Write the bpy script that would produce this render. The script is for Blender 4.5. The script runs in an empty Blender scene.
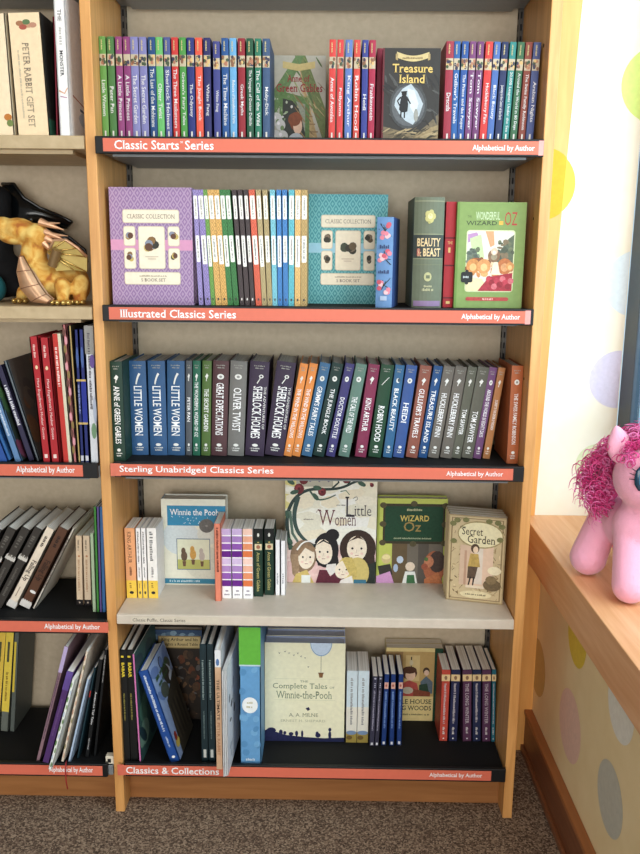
import bpy, bmesh, math, random
from mathutils import Vector, Matrix
random.seed(7)
scene = bpy.context.scene
COL = scene.collection

# ------------------------------------------------------------------ camera
F, PITCH, YAW, ROLL = 824.3, .2022, -.0115, .0094
CAM = Vector((.0186, -1.75, 1.309))
_fw = Vector((math.sin(YAW)*math.cos(PITCH), math.cos(YAW)*math.cos(PITCH), -math.sin(PITCH)))
_r0 = Vector((math.cos(YAW), -math.sin(YAW), 0)); _u0 = _r0.cross(_fw)
_r = math.cos(ROLL)*_r0 + math.sin(ROLL)*_u0; _u = -math.sin(ROLL)*_r0 + math.cos(ROLL)*_u0
cd = bpy.data.cameras.new('camera'); cam = bpy.data.objects.new('camera', cd); COL.objects.link(cam)
m = Matrix((( _r.x, _u.x, -_fw.x, CAM.x), (_r.y, _u.y, -_fw.y, CAM.y), (_r.z, _u.z, -_fw.z, CAM.z), (0, 0, 0, 1)))
cam.matrix_world = m
cd.sensor_fit = 'VERTICAL'; cd.sensor_height = 24; cd.lens = F/854*24; cd.clip_start = .05
scene.camera = cam

def ray(px, py): return _fw + (px-320)/F*_r - (py-427)/F*_u
def at(px, py, y):                       # the point of the plane at depth y seen there
    d = ray(px, py); return CAM + d*((y-CAM.y)/d.y)
def onz(px, py, z):
    d = ray(px, py); return CAM + d*((z-CAM.z)/d.z)

# ------------------------------------------------------------------ materials
def lin(c):
    return [((v/255)/12.92 if v/255 <= .04045 else ((v/255+.055)/1.055)**2.4) for v in c]
_m = {}
def new_mat(name):
    mt = bpy.data.materials.new(name); mt.use_nodes = True
    nt = mt.node_tree; return mt, nt, nt.nodes['Principled BSDF']
def soft(c):
    g = .30*c[0]+.59*c[1]+.11*c[2]
    return [v*.86+g*.14 for v in c]
def mat(col, rough=.5, metal=0.0, var=.05, scale=90, sheen=0.0):
    key = (tuple(col), rough, metal, var, scale, sheen)
    if key in _m: return _m[key]
    mt, nt, b = new_mat('paint_%d_%d_%d' % tuple(col))
    k = .64+.36*(.3*col[0]+.59*col[1]+.11*col[2])/255
    c = [min(.86, v*k) for v in lin(soft(col))]
    n = nt.nodes.new('ShaderNodeTexNoise'); n.inputs['Scale'].default_value = scale; n.inputs['Detail'].default_value = 3
    tc = nt.nodes.new('ShaderNodeTexCoord'); nt.links.new(tc.outputs['Object'], n.inputs['Vector'])
    r = nt.nodes.new('ShaderNodeValToRGB')
    r.color_ramp.elements[0].position = .3; r.color_ramp.elements[1].position = .7
    r.color_ramp.elements[0].color = [v*(1-var) for v in c]+[1]; r.color_ramp.elements[1].color = [min(.9, v*(1+var)) for v in c]+[1]
    nt.links.new(n.outputs['Fac'], r.inputs['Fac']); nt.links.new(r.outputs['Color'], b.inputs['Base Color'])
    b.inputs['Roughness'].default_value = rough; b.inputs['Metallic'].default_value = metal
    if rough > .4: b.inputs['Specular IOR Level'].default_value = .28
    if sheen:
        b.inputs['Sheen Weight'].default_value = sheen
        bp = nt.nodes.new('ShaderNodeBump'); bp.inputs['Strength'].default_value = .5; bp.inputs['Distance'].default_value = .002
        n2 = nt.nodes.new('ShaderNodeTexNoise'); n2.inputs['Scale'].default_value = 500
        nt.links.new(tc.outputs['Object'], n2.inputs['Vector']); nt.links.new(n2.outputs['Fac'], bp.inputs['Height']); nt.links.new(bp.outputs['Normal'], b.inputs['Normal'])
    _m[key] = mt; return mt
def ramp_mat(name, stops, scale=(1, 1, 1), nscale=10, rough=.5, detail=4, bump=0, dist=.3, metal=0, kind='noise', bdist=.002):
    if name in _m: return _m[name]
    mt, nt, b = new_mat(name)
    tc = nt.nodes.new('ShaderNodeTexCoord'); mp = nt.nodes.new('ShaderNodeMapping'); mp.inputs['Scale'].default_value = scale
    nt.links.new(tc.outputs['Object'], mp.inputs['Vector'])
    n = nt.nodes.new('ShaderNodeTexNoise'); n.inputs['Scale'].default_value = nscale; n.inputs['Detail'].default_value = detail; n.inputs['Distortion'].default_value = dist
    nt.links.new(mp.outputs['Vector'], n.inputs['Vector'])
    r = nt.nodes.new('ShaderNodeValToRGB')
    while len(r.color_ramp.elements) < len(stops): r.color_ramp.elements.new(.5)
    for e, (p, c) in zip(r.color_ramp.elements, stops): e.position = p; e.color = lin(c)+[1]
    nt.links.new(n.outputs['Fac'], r.inputs['Fac']); nt.links.new(r.outputs['Color'], b.inputs['Base Color'])
    b.inputs['Roughness'].default_value = rough; b.inputs['Metallic'].default_value = metal
    if bump:
        bp = nt.nodes.new('ShaderNodeBump'); bp.inputs['Strength'].default_value = bump; bp.inputs['Distance'].default_value = bdist
        nt.links.new(n.outputs['Fac'], bp.inputs['Height']); nt.links.new(bp.outputs['Normal'], b.inputs['Normal'])
    _m[name] = mt; return mt
def lattice(ca, cb, k=70, rough=.55):    # printed diamond lattice
    key = ('lat', tuple(ca), tuple(cb), k)
    if key in _m: return _m[key]
    mt, nt, b = new_mat('lattice_print')
    tc = nt.nodes.new('ShaderNodeTexCoord'); sp = nt.nodes.new('ShaderNodeSeparateXYZ'); nt.links.new(tc.outputs['Object'], sp.inputs[0])
    def mth(op, a, bb=None):
        n = nt.nodes.new('ShaderNodeMath'); n.operation = op
        for i, v in enumerate((a, bb)):
            if v is None: continue
            if isinstance(v, (int, float)): n.inputs[i].default_value = v
            else: nt.links.new(v, n.inputs[i])
        return n.outputs[0]
    fx = mth('PINGPONG', mth('MULTIPLY', sp.outputs['X'], k*2), 1); fz = mth('PINGPONG', mth('MULTIPLY', sp.outputs['Z'], k*1.3), 1)
    s = mth('ADD', fx, fz)
    d = mth('ABSOLUTE', mth('SUBTRACT', s, 1.0))
    core = mth('GREATER_THAN', d, .62)
    line = mth('LESS_THAN', d, .22)
    f = mth('MAXIMUM', core, line)
    mx = nt.nodes.new('ShaderNodeMix'); mx.data_type = 'RGBA'
    nt.links.new(f, mx.inputs[0]); mx.inputs[6].default_value = lin(ca)+[1]; mx.inputs[7].default_value = lin(cb)+[1]
    nt.links.new(mx.outputs[2], b.inputs['Base Color']); b.inputs['Roughness'].default_value = rough
    _m[key] = mt; return mt
def wood(name, dark, light, grain='z', rough=.42):
    sc = {'z': (22, 22, 1.6), 'x': (1.6, 22, 22), 'y': (22, 1.6, 22)}[grain]
    return ramp_mat(name, [(.25, dark), (.5, [(a+b)/2 for a, b in zip(dark, light)]), (.75, light)], sc, 3, rough, 5, .08, .6)

WOODZ = wood('maple_upright', (192, 134, 72), (224, 168, 102), 'z')
WOODX = wood('maple_board', (182, 126, 74), (206, 150, 96), 'x')
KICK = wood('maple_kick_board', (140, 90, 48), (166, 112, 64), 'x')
WOODY = wood('maple_ledge', (216, 154, 102), (236, 186, 138), 'y')
BASEW = wood('stained_baseboard', (112, 66, 40), (140, 88, 56), 'y')
BACK = ramp_mat('laminate_back', [(.3, (182, 166, 140)), (.7, (194, 178, 152))], (1, 1, 1), 60, .6)
BLACK = mat((20, 21, 23), .75); BLACKMETAL = mat((27, 28, 30), .45)
GREYMETAL = mat((132, 136, 138), .4); TANMETAL = ramp_mat('tan_enamel', [(.3, (200, 188, 172)), (.7, (209, 197, 181))], (1, 1, 1), 40, .45)
ORANGE = mat((240, 112, 84), .45, 0, .02); PINKTAB = mat((246, 150, 140), .4)
TAN2 = ramp_mat('tan_enamel_dark', [(.3, (176, 154, 118)), (.7, (190, 168, 132))], (1, 1, 1), 40, .5)  # darker tan for the upper shelves of the left bay
WHITE = mat((245, 244, 240), .5, 0, .01)
def carpet():
    mt, nt, b = new_mat('speckled_carpet')
    tc = nt.nodes.new('ShaderNodeTexCoord')
    v = nt.nodes.new('ShaderNodeTexVoronoi'); v.inputs['Scale'].default_value = 290; nt.links.new(tc.outputs['Object'], v.inputs['Vector'])
    n = nt.nodes.new('ShaderNodeTexNoise'); n.inputs['Scale'].default_value = 600; n.inputs['Detail'].default_value = 3; nt.links.new(tc.outputs['Object'], n.inputs['Vector'])
    sp = nt.nodes.new('ShaderNodeSeparateXYZ'); nt.links.new(v.outputs['Color'], sp.inputs[0])
    mx = nt.nodes.new('ShaderNodeMath'); mx.operation = 'MULTIPLY_ADD'; mx.inputs[1].default_value = .6; nt.links.new(sp.outputs['X'], mx.inputs[0])
    m2 = nt.nodes.new('ShaderNodeMath'); m2.operation = 'MULTIPLY'; m2.inputs[1].default_value = .4; nt.links.new(n.outputs['Fac'], m2.inputs[0]); nt.links.new(m2.outputs[0], mx.inputs[2])
    r = nt.nodes.new('ShaderNodeValToRGB'); el = r.color_ramp.elements; el.new(.5)
    for e, (p, c) in zip(el, ((.22, (66, 50, 38)), (.5, (116, 94, 76)), (.78, (172, 150, 126)))): e.position = p; e.color = lin(c)+[1]
    nt.links.new(mx.outputs[0], r.inputs[0]); nt.links.new(r.outputs[0], b.inputs['Base Color']); b.inputs['Roughness'].default_value = .95
    bp = nt.nodes.new('ShaderNodeBump'); bp.inputs['Strength'].default_value = .8; bp.inputs['Distance'].default_value = .004; nt.links.new(mx.outputs[0], bp.inputs['Height']); nt.links.new(bp.outputs[0], b.inputs['Normal'])
    return mt
CARPET = carpet()
WALL = ramp_mat('cream_paint', [(.3, (243, 237, 216)), (.7, (248, 243, 226))], (1, 1, 1), 14, .6)
PAGES = ramp_mat('page_edges', [(.35, (222, 216, 206)), (.65, (246, 243, 236))], (600, 2, 2), 1, .8, 2)
PAGEST = ramp_mat('page_edges_stack', [(.35, (206, 198, 184)), (.65, (236, 230, 218))], (2, 600, 2), 1, .8, 2)
PAGESG = ramp_mat('page_edges_grey', [(.35, (150, 147, 140)), (.65, (196, 192, 184))], (600, 2, 2), 1, .8, 2)

def M(c):
    return c if isinstance(c, bpy.types.Material) else mat(c)

# ------------------------------------------------------------------ mesh building
class MB:
    def __init__(s): s.v = []; s.f = []; s.mi = []; s.mats = []; s.sm = []
    def slot(s, mt):
        mt = M(mt)
        if mt not in s.mats: s.mats.append(mt)
        return s.mats.index(mt)
    def add(s, vs, fs, mt, smooth=False):
        o = len(s.v); k = s.slot(mt)
        s.v += [tuple(p) for p in vs]
        for f in fs: s.f.append([i+o for i in f]); s.mi.append(k); s.sm.append(smooth)
    def box(s, x0, y0, z0, x1, y1, z1, mt):
        v = [(x, y, z) for z in (z0, z1) for y in (y0, y1) for x in (x0, x1)]
        s.add(v, [(0, 2, 3, 1), (4, 5, 7, 6), (0, 1, 5, 4), (2, 6, 7, 3), (0, 4, 6, 2), (1, 3, 7, 5)], mt)
    def bbox(s, x0, y0, z0, x1, y1, z1, mt, b=.002):      # box with chamfered edges
        bm = bmesh.new(); bmesh.ops.create_cube(bm, size=1)
        for v in bm.verts: v.co = ((x0+x1)/2+v.co.x*(x1-x0), (y0+y1)/2+v.co.y*(y1-y0), (z0+z1)/2+v.co.z*(z1-z0))
        bmesh.ops.bevel(bm, geom=bm.edges[:], offset=b, segments=2, affect='EDGES', profile=.5)
        s.bm(bm, mt)
    def bm(s, bm, mt, smooth=False):
        bm.verts.index_update()
        s.add([v.co[:] for v in bm.verts], [[v.index for v in f.verts] for f in bm.faces], mt, smooth); bm.free()
    def prism(s, pts, y0, y1, mt):                         # outline in x,z extruded along y
        n = len(pts)
        v = [(x, y0, z) for x, z in pts]+[(x, y1, z) for x, z in pts]
        s.add(v, [tuple(range(n)), tuple(range(2*n-1, n-1, -1))]+[(i+n, (i+1) % n+n, (i+1) % n, i) for i in range(n)], mt)
    def cyl(s, p0, p1, r0, r1, mt, n=14, smooth=True):
        p0, p1 = Vector(p0), Vector(p1); d = (p1-p0).normalized()
        a = d.orthogonal().normalized(); b = d.cross(a)
        v = [p0+(a*math.cos(2*math.pi*i/n)+b*math.sin(2*math.pi*i/n))*r0 for i in range(n)]
        v += [p1+(a*math.cos(2*math.pi*i/n)+b*math.sin(2*math.pi*i/n))*r1 for i in range(n)]
        s.add(v, [(i, (i+1) % n, (i+1) % n+n, i+n) for i in range(n)], mt, smooth)
        s.add(v, [tuple(range(n-1, -1, -1)), tuple(range(n, 2*n))], mt)
    def tube(s, pts, r, mt, n=5):
        pts = [Vector(p) for p in pts]; rings = []; a = None
        for i, p in enumerate(pts):
            d = (pts[min(i+1, len(pts)-1)]-pts[max(i-1, 0)]).normalized()
            a = d.orthogonal().normalized() if a is None else (a-d*a.dot(d)).normalized()
            b = d.cross(a); rr = r[i] if isinstance(r, (list, tuple)) else r
            rings.append([p+(a*math.cos(2*math.pi*k/n)+b*math.sin(2*math.pi*k/n))*rr for k in range(n)])
        v = [q for g in rings for q in g]
        f = [(i*n+k, i*n+(k+1) % n, (i+1)*n+(k+1) % n, (i+1)*n+k) for i in range(len(pts)-1) for k in range(n)]
        f += [tuple(range(n-1, -1, -1)), tuple(range(len(v)-n, len(v)))]
        s.add(v, f, mt, True)
    def build(s, name, parent=None, loc=(0, 0, 0)):
        me = bpy.data.meshes.new(name); me.from_pydata(s.v, [], s.f)
        for mt in s.mats: me.materials.append(mt)
        me.polygons.foreach_set('material_index', s.mi); me.polygons.foreach_set('use_smooth', s.sm); me.update()
        o = bpy.data.objects.new(name, me); COL.objects.link(o); o.location = loc
        if parent: o.parent = parent
        return o

_glyph = {}
def glyphs(txt, bold, serif=True):
    k = (txt, bold, serif)
    if k not in _glyph:
        c = bpy.data.curves.new('t', 'FONT'); c.body = txt; c.resolution_u = 2; c.offset = bold; c.size = 1; c.fill_mode = 'FRONT'
        o = bpy.data.objects.new('t', c); COL.objects.link(o)
        me = bpy.data.meshes.new_from_object(o.evaluated_get(bpy.context.evaluated_depsgraph_get()))
        v = [(p.co.x, p.co.y) for p in me.vertices]; f = [tuple(p.vertices) for p in me.polygons]
        bpy.data.objects.remove(o); bpy.data.curves.remove(c); bpy.data.meshes.remove(me)
        if serif:
            cnt = {}
            for p in f:
                for i in range(len(p)):
                    a_, b_ = p[i], p[(i+1) % len(p)]; cnt.setdefault((min(a_, b_), max(a_, b_)), 0); cnt[(min(a_, b_), max(a_, b_))] += 1
            nb = {}
            for (a_, b_), k_ in cnt.items():
                if k_ == 1: nb.setdefault(a_, []).append(b_); nb.setdefault(b_, []).append(a_)
            for (a_, b_), k_ in cnt.items():
                if k_ != 1: continue
                (ax, ay), (bx, by) = v[a_], v[b_]
                if abs(ay-by) > .006 or not .03 < abs(ax-bx) < .2: continue
                na = [q for q in nb[a_] if q != b_]; nn = [q for q in nb[b_] if q != a_]
                if not na or not nn: continue
                d1, d2 = v[na[0]][1]-ay, v[nn[0]][1]-by
                if d1*d2 <= 0 or min(abs(d1), abs(d2)) < .02: continue
                sg = 1 if d1 > 0 else -1; x0, x1 = min(ax, bx)-.05, max(ax, bx)+.05; o_ = len(v)
                v += [(x0, ay), (x1, ay), (x1, ay+sg*.05), (x0, ay+sg*.05)]; f.append((o_, o_+1, o_+2, o_+3) if sg > 0 else (o_+3, o_+2, o_+1, o_))
        xs = [p[0] for p in v] or [0, 1]; ys = [p[1] for p in v] or [0, 1]
        _glyph[k] = (v, f, min(xs), max(xs), min(ys), max(ys))
    return _glyph[k]

class Art:                                # print on a face: u from left, v from the top, both 0..1
    def __init__(s, mb, W, H, mp, step=.00006, paint=False):
        s.paint = paint; s.mb, s.W, s.H, s.mp, s.k, s.step = mb, W, H, mp, 3, step
    def _o(s): s.k += 1; return .0003+s.k*s.step
    def _p(s, u, v, o): return s.mp(u*s.W, s.H*(1-v), o)
    def poly(s, pts, col):
        if s.W != 1: pts = [(min(1, max(0, u)), min(1, max(0, v))) for u, v in pts]
        o = s._o(); s.mb.add([s._p(u, v, o) for u, v in pts], [tuple(range(len(pts)))], mat(col, .5, 0, .07 if sum(col) > 480 else .18, 170) if s.paint and not isinstance(col, bpy.types.Material) else col)
    def strokes(s, u0, v0, u1, v1, n, ru, rv, cols, seed=0, rot=0, jit=.6):      # loose brush marks
        r = random.Random(seed)
        for i in range(n): s.ell(u0+(u1-u0)*r.random(), v0+(v1-v0)*r.random(), ru*(.5+r.random()), rv*(.5+r.random()), cols[r.randrange(len(cols))], 7, rot+(r.random()-.5)*jit)
    def rect(s, u0, v0, u1, v1, col, nx=1):
        o = s._o(); vs = []
        for i in range(nx+1):
            u = u0+(u1-u0)*i/nx; vs += [s._p(u, v1, o), s._p(u, v0, o)]
        s.mb.add(vs, [(2*i, 2*i+2, 2*i+3, 2*i+1) for i in range(nx)], col)
    def rrect(s, u0, v0, u1, v1, r, col):  # r in metres
        ru, rv = r/s.W, r/s.H; pts = []
        for cu, cv, a0 in ((u1-ru, v1-rv, 0), (u0+ru, v1-rv, 90), (u0+ru, v0+rv, 180), (u1-ru, v0+rv, 270)):
            for i in range(5):
                a = math.radians(a0+i*22.5); pts.append((cu+ru*math.cos(a), cv+rv*math.sin(a)))
        s.poly(pts[::-1], col)
    def ell(s, u, v, ru, rv, col, n=16, rot=0, a0=0, a1=360):
        pts = []
        for i in range(n+(a1-a0 < 360)):
            a = math.radians(a0+(a1-a0)*i/n); x, y = ru*s.W*math.cos(a), rv*s.H*math.sin(a)
            c, d = math.cos(rot), math.sin(rot); pts.append((u+(x*c-y*d)/s.W, v+(x*d+y*c)/s.H))
        s.poly(pts[::-1], col)
    def line(s, pts, w, col):
        if len(pts) > 3:                                        # round the corners off
            for _ in range(2):
                q = [pts[0]]
                for (a, b), (c, d) in zip(pts[:-1], pts[1:]): q += [(a*.75+c*.25, b*.75+d*.25), (a*.25+c*.75, b*.25+d*.75)]
                pts = q+[pts[-1]]
        o = s._o(); P = [Vector((u*s.W, s.H*(1-v))) for u, v in pts]; vs = []
        for i, p in enumerate(P):
            d = (P[min(i+1, len(P)-1)]-P[max(i-1, 0)]).normalized(); n = Vector((-d.y, d.x))
            ww = w*(1-.5*i/len(P)); vs += [s.mp(*(p+n*ww/2), o), s.mp(*(p-n*ww/2), o)]
        s.mb.add(vs, [(2*i, 2*i+1, 2*i+3, 2*i+2) for i in range(len(P)-1)], col)
    def marks(s, u0, v0, u1, v1, col, bold=0, align=None, down=False):   # lettering too small to read: short uneven strokes
        r = random.Random(int(u0*977+v0*7919+v1*104729)); o = s._o()
        X0, X1, Z0, Z1 = u0*s.W, u1*s.W, s.H*(1-v1), s.H*(1-v0); L, T = (Z1-Z0, X1-X0) if down else (X1-X0, Z1-Z0); t = 0.0; vs = []; fs = []
        while t < L-T*.3:
            w_ = T*(.22+.3*r.random()); b0, b1 = T*.1*r.random(), T*(.65+.35*r.random())
            q = [(t, b0), (min(L, t+w_), b0), (min(L, t+w_), b1), (t, b1)]; k = len(vs)
            vs += [s.mp(X0+y, Z1-x, o) for x, y in q] if down else [s.mp(X0+x, Z0+y, o) for x, y in q]; fs.append((k, k+1, k+2, k+3)); t += w_+T*(.16 if r.random() < .8 else .5)
        if fs: s.mb.add(vs, fs, col)
    def text(s, txt, u0, v0, u1, v1, col, bold=.0, align=None, down=False):
        # fits the words into the box; align keeps the letters' proportions instead of stretching; down turns them to read downwards
        g, f, x0, x1, y0, y1 = glyphs(txt, bold); o = s._o()
        X0, X1, Z0, Z1 = u0*s.W, u1*s.W, s.H*(1-v1), s.H*(1-v0)
        if down:
            kx = (Z1-Z0)/(x1-x0); ky = (X1-X0)/(y1-y0)
            vs = [s.mp(X0+(y-y0)*ky, Z1-(x-x0)*kx, o) for x, y in g]
            f = [t for t in f]
        else:
            kx = (X1-X0)/(x1-x0); ky = (Z1-Z0)/(y1-y0)
            if align:
                kk = min(kx, ky*1.15); w = (x1-x0)*kk
                X0 = {'l': X0, 'c': (X0+X1-w)/2, 'r': X1-w}[align]; kx = kk
            vs = [s.mp(X0+(x-x0)*kx, Z0+(y-y0)*ky, o) for x, y in g]
        s.mb.add(vs, f, col)

# ------------------------------------------------------------------ tagging
def tag(o, label=None, cat=None, group=None, kind=None):
    if label: o['label'] = label
    if cat: o['category'] = cat
    if group: o['group'] = group
    if kind: o['kind'] = kind
    return o
def empty(name, loc=(0, 0, 0), rot=(0, 0, 0)):
    o = bpy.data.objects.new(name, None); COL.objects.link(o); o.location = loc; o.rotation_euler = rot; o.empty_display_size = .03
    return o

# ------------------------------------------------------------------ the setting
XL, XR, XRO, XLO, DEP = -.462, .4436, .466, -.484, .268
WB = .29                                   # back wall
f_ = MB(); f_.box(-1.7, -3.2, -.03, 1.3, WB+.02, 0, CARPET); tag(f_.build('floor'), kind='structure')
wb = MB(); wb.box(-1.7, WB, 0, .74, WB+.06, 2.75, WALL)
art = Art(wb, 1, 1, lambda x, z, o: (x, WB-o, z))
def disc(a, cx, cz, r, col, lim=9, lo=-9):
    pts = []
    for i in range(40):
        t = 2*math.pi*i/40; pts.append((min(lim, max(lo, cx+r*math.cos(t))), 1-(cz+r*math.sin(t))))
    a.poly(pts, col)
CORN = .738
LIME, PALEB, LAV, YEL = (216, 240, 120), (222, 236, 246), (222, 216, 242), (250, 234, 50)
disc(art, .512, 1.485, .084, YEL)
disc(art, .772, 1.71, .086, LIME, CORN)
disc(art, .762, 1.255, .080, PALEB, CORN)
disc(art, .735, 1.02, .072, LAV, CORN)
disc(art, .70, .80, .056, (228, 234, 186), CORN)
disc(art, .66, 2.12, .085, (238, 196, 208))
tag(wb.build('wall_back'), kind='structure')
# shaded strip of wall beside the bookcase, shade built as an orange board
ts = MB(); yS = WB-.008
ts.prism([(.40, 0), (.5745, 0), (.5745, .56), (.5475, .666), (.553, .92), (.567, 1.45), (.582, 1.89), (.612, 2.75), (.40, 2.75)], yS, WB-.0005, wood('wall_shade_orange', (224, 156, 80), (236, 176, 98), 'z'))
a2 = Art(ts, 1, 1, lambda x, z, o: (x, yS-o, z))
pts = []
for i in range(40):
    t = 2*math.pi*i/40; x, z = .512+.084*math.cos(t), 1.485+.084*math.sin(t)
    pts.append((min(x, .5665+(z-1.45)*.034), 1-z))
a2.poly(pts, (252, 178, 10))  # part of the yellow dot in the shade, painted orange
tag(ts.build('wall_shade_strip'), kind='structure')
# right wall: low part in front, upper part set back around the window
WR, WU, LZ, LT = .575, CORN, .667, .10
wr = MB()
LOW = ramp_mat('straw_paint', [(.3, (242, 220, 168)), (.7, (248, 228, 180))], (1, 1, 1), 14, .6)
wr.box(WR, -3.2, 0, WR+.06, WB, LZ-LT, LOW)
a3 = Art(wr, 1, 1, lambda y, z, o: (WR-o, y, z))
for cy, cz, r, c in ((-.038, .27, .082, (250, 206, 184)), (-.311, .28, .072, (208, 208, 190)), (-.043, .49, .068, (248, 216, 64)), (-.325, .487, .070, (252, 242, 226)), (.255, .26, .075, (224, 186, 104))):  # last dot is a yellow one with its shade put into the colour
    disc(a3, cy, cz, r, c, .285)
wr.box(WU, -3.2, LZ, WU+.10, -1.60, 2.75, WALL)
wr.box(WU, -1.60, 2.20, WU+.10, WB, 2.75, WALL)
wr.box(WU, -1.60, LZ, WU+.03, WB, LZ+.02, WALL)
tag(wr.build('wall_right'), kind='structure')
# ledge: deep wooden sill on the low wall
lg = MB(); lg.bbox(.5195, -3.2, LZ-LT, WU+.1, WB-.0005, LZ, WOODY, .002); tag(lg.build('trim_2'), kind='structure')
bb = MB(); bb.bbox(WR-.018, -3.2, 0, WR, WB-.001, .110, BASEW, .002); bb.bbox(WR-.022, -3.2, .1085, WR, WB-.001, .122, wood('baseboard_cap', (146, 90, 50), (168, 108, 64), 'y'), .002)
bb.bbox(WR-.026, -3.2, 0, WR-.018, WB-.001, .018, BASEW, .002)
tag(bb.build('baseboard_right'), kind='structure')
# window
win = empty('window_1', (WU, -.66, LZ)); tag(win, kind='structure')
FR = mat((74, 92, 108), .5)
fr = MB()
y0, y1, z0, z1, fw = -1.60+.66, .287+.66, .021, 1.533, .084
fr.bbox(.002, y0, z0, .024, y0+fw, z1, FR, .003); fr.bbox(.002, y1-fw, z0, .024, y1, z1, FR, .003)
fr.bbox(.002, y0+fw, z0, .024, y1-fw, z0+.06, FR, .003); fr.bbox(.002, y0+fw, z1-.06, .024, y1-fw, z1, FR, .003)
fr.build('window_frame', win)
gm, nt, b = new_mat('tinted_glass')
for n in list(nt.nodes):
    if n.type == 'BSDF_PRINCIPLED': nt.nodes.remove(n)
out = [n for n in nt.nodes if n.type == 'OUTPUT_MATERIAL'][0]
tr = nt.nodes.new('ShaderNodeBsdfTransparent'); tr.inputs[0].default_value = (.80, .90, .96, 1)
gl = nt.nodes.new('ShaderNodeBsdfGlossy'); gl.inputs['Roughness'].default_value = .03
mx = nt.nodes.new('ShaderNodeMixShader'); mx.inputs[0].default_value = .08; nt.links.new(tr.outputs[0], mx.inputs[1]); nt.links.new(gl.outputs[0], mx.inputs[2]); nt.links.new(mx.outputs[0], out.inputs[0])
gp = MB(); gp.box(.011, y0+fw, z0+.06, .015, y1-fw, z1-.06, gm); gp.build('window_pane', win)

# ------------------------------------------------------------------ bookcases
def upright(parent, x0, x1, side, hole=False):
    u = MB(); u.bbox(x0, 0, 0, x1, DEP, 2.15, WOODZ, .0018)
    if hole:
        p = at(547.5, 45, .04); q = Vector((x0, .045, p.z))
        u.cyl((x0-.0004, q.y, q.z), (x0+.002, q.y, q.z), .004, .004, BLACK, 10)
        for dz in (-.34, -.68): u.cyl((x0-.0004, q.y, q.z+dz), (x0+.002, q.y, q.z+dz), .003, .003, BLACK, 10)
    return u.build('upright', parent)
def standard(parent, x, sgn):              # slotted metal strip in a back corner
    s = MB(); y = DEP-.020
    s.box(min(x, x+sgn*.010), y, .10, max(x, x+sgn*.010), y+.018, 2.13, mat((92, 88, 82), .4, .6))
    z = .13
    xx = x+sgn*.010
    while z < 2.10:
        s.box(min(xx, xx+sgn*.0005), y+.006, z, max(xx, xx+sgn*.0005), y+.011, z+.014, BLACK)
        s.box(min(x+sgn*.003, x+sgn*.007), y-.0005, z, max(x+sgn*.003, x+sgn*.007), y, z+.014, BLACK)
        z += .0255
    return s.build('shelf_standard', parent)
def shelf(parent, x0, x1, ztop, top, kind='strip', under=GREYMETAL, th=.026):
    s = MB(); zs = ztop-.003 if kind == 'strip' else ztop
    g = .0015
    s.bbox(x0+g, -.002 if kind == 'strip' else -.006, zs-th, x1-g, DEP-.022, zs, under, .0015)
    s.box(x0+g+.001, -.0015, zs, x1-g-.001, DEP-.022, zs+.0006, top)
    # folded lip below, seen from underneath
    s.box(x0+.03, .012, zs-th-.008, x1-.03, DEP-.03, zs-th+.0005, under)
    return s.build('shelf', parent)
def strip(sh, x0, x1, ztop, o0, o1, texts, tabs=(), h=.034, oh=.0255):
    s = MB(); s.bbox(x0, -.0125, ztop-h, x1, -.0025, ztop, BLACKMETAL, .0015)
    zc = ztop-h/2
    a = Art(s, o1-o0, oh, lambda x, z, o: (o0+x, -.0125-o, zc-oh/2+z))
    a.rect(0, 0, 1, 1, ORANGE)
    for t0, t1, c in tabs: a.rect((t0-o0)/(o1-o0), -.06, (t1-o0)/(o1-o0), 1.06, c)
    for tx, t0, t1, v0, v1, bold in texts: a.text(tx, (t0-o0)/(o1-o0), v0, (t1-o0)/(o1-o0), v1, WHITE, bold)
    return s.build('label_strip', sh)
X = lambda px, py: at(px, py, -.0125).x
bc = empty('bookcase', (0, 0, 0))
tag(bc, 'tall maple bookcase with full-height bay of labelled shelves, beside the dotted wall', 'bookcase', 'maple bookcases')
upright(bc, XLO, XL, 1); upright(bc, XR, XRO, -1, True)
p = MB(); p.box(XL, DEP-.001, .10, XR, DEP+.008, 2.15, BACK); p.build('back_panel', bc)
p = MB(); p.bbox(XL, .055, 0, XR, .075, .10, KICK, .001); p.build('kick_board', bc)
p = MB(); p.bbox(XL, 0, 2.13, XR, DEP-.002, 2.15, WOODX, .001); p.build('top_board', bc)
standard(bc, XL+.0004, 1); standard(bc, XR-.0004, -1)
Z1, Z2, Z3, Z4, Z5 = 1.546, 1.2085, .863, .5105, .1287
shelf(bc, XL, XR, 1.884, GREYMETAL, 'plain')
s1 = shelf(bc, XL, XR, Z1, BLACK)
strip(s1, XL+.001, XR-.001, Z1, X(103, 144), X(538.5, 150), [('Classic Starts', X(114.3, 144), X(179, 145), .14, .84, .012), ('\u2122', X(180, 144), X(183, 144), .2, .34, 0), ('Series', X(185, 145), X(213.7, 145), .14, .84, .012), ('Alphabetical by Author', X(472, 149), X(534.5, 150), .30, .84, .01)],
      [(X(538.5, 150), X(543.5, 150), PINKTAB)])
s2 = shelf(bc, XL, XR, Z2, BLACK)
strip(s2, XL+.001, XR-.001, Z2, X(109, 312), X(525, 318), [('Illustrated Classics Series', X(120, 312), X(236, 313), .16, .84, .012), ('Alphabetical by Author', X(461, 318), X(520, 318), .26, .82, .01)],
      [(X(525, 318), X(530.5, 318), PINKTAB)])
s3 = shelf(bc, XL, XR, Z3, BLACK)
strip(s3, XL+.012, XR-.001, Z3+.0065, X(110.5, 470), X(513, 475), [('Sterling Unabridged Classics Series', X(119.6, 470), X(273.6, 471), .13, .86, .012), ('Alphabetical by Author', X(446, 474), X(503, 475), .27, .80, .01)],
      [(X(110.5, 470), X(121, 470), mat((238, 118, 90), .5))])
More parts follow.
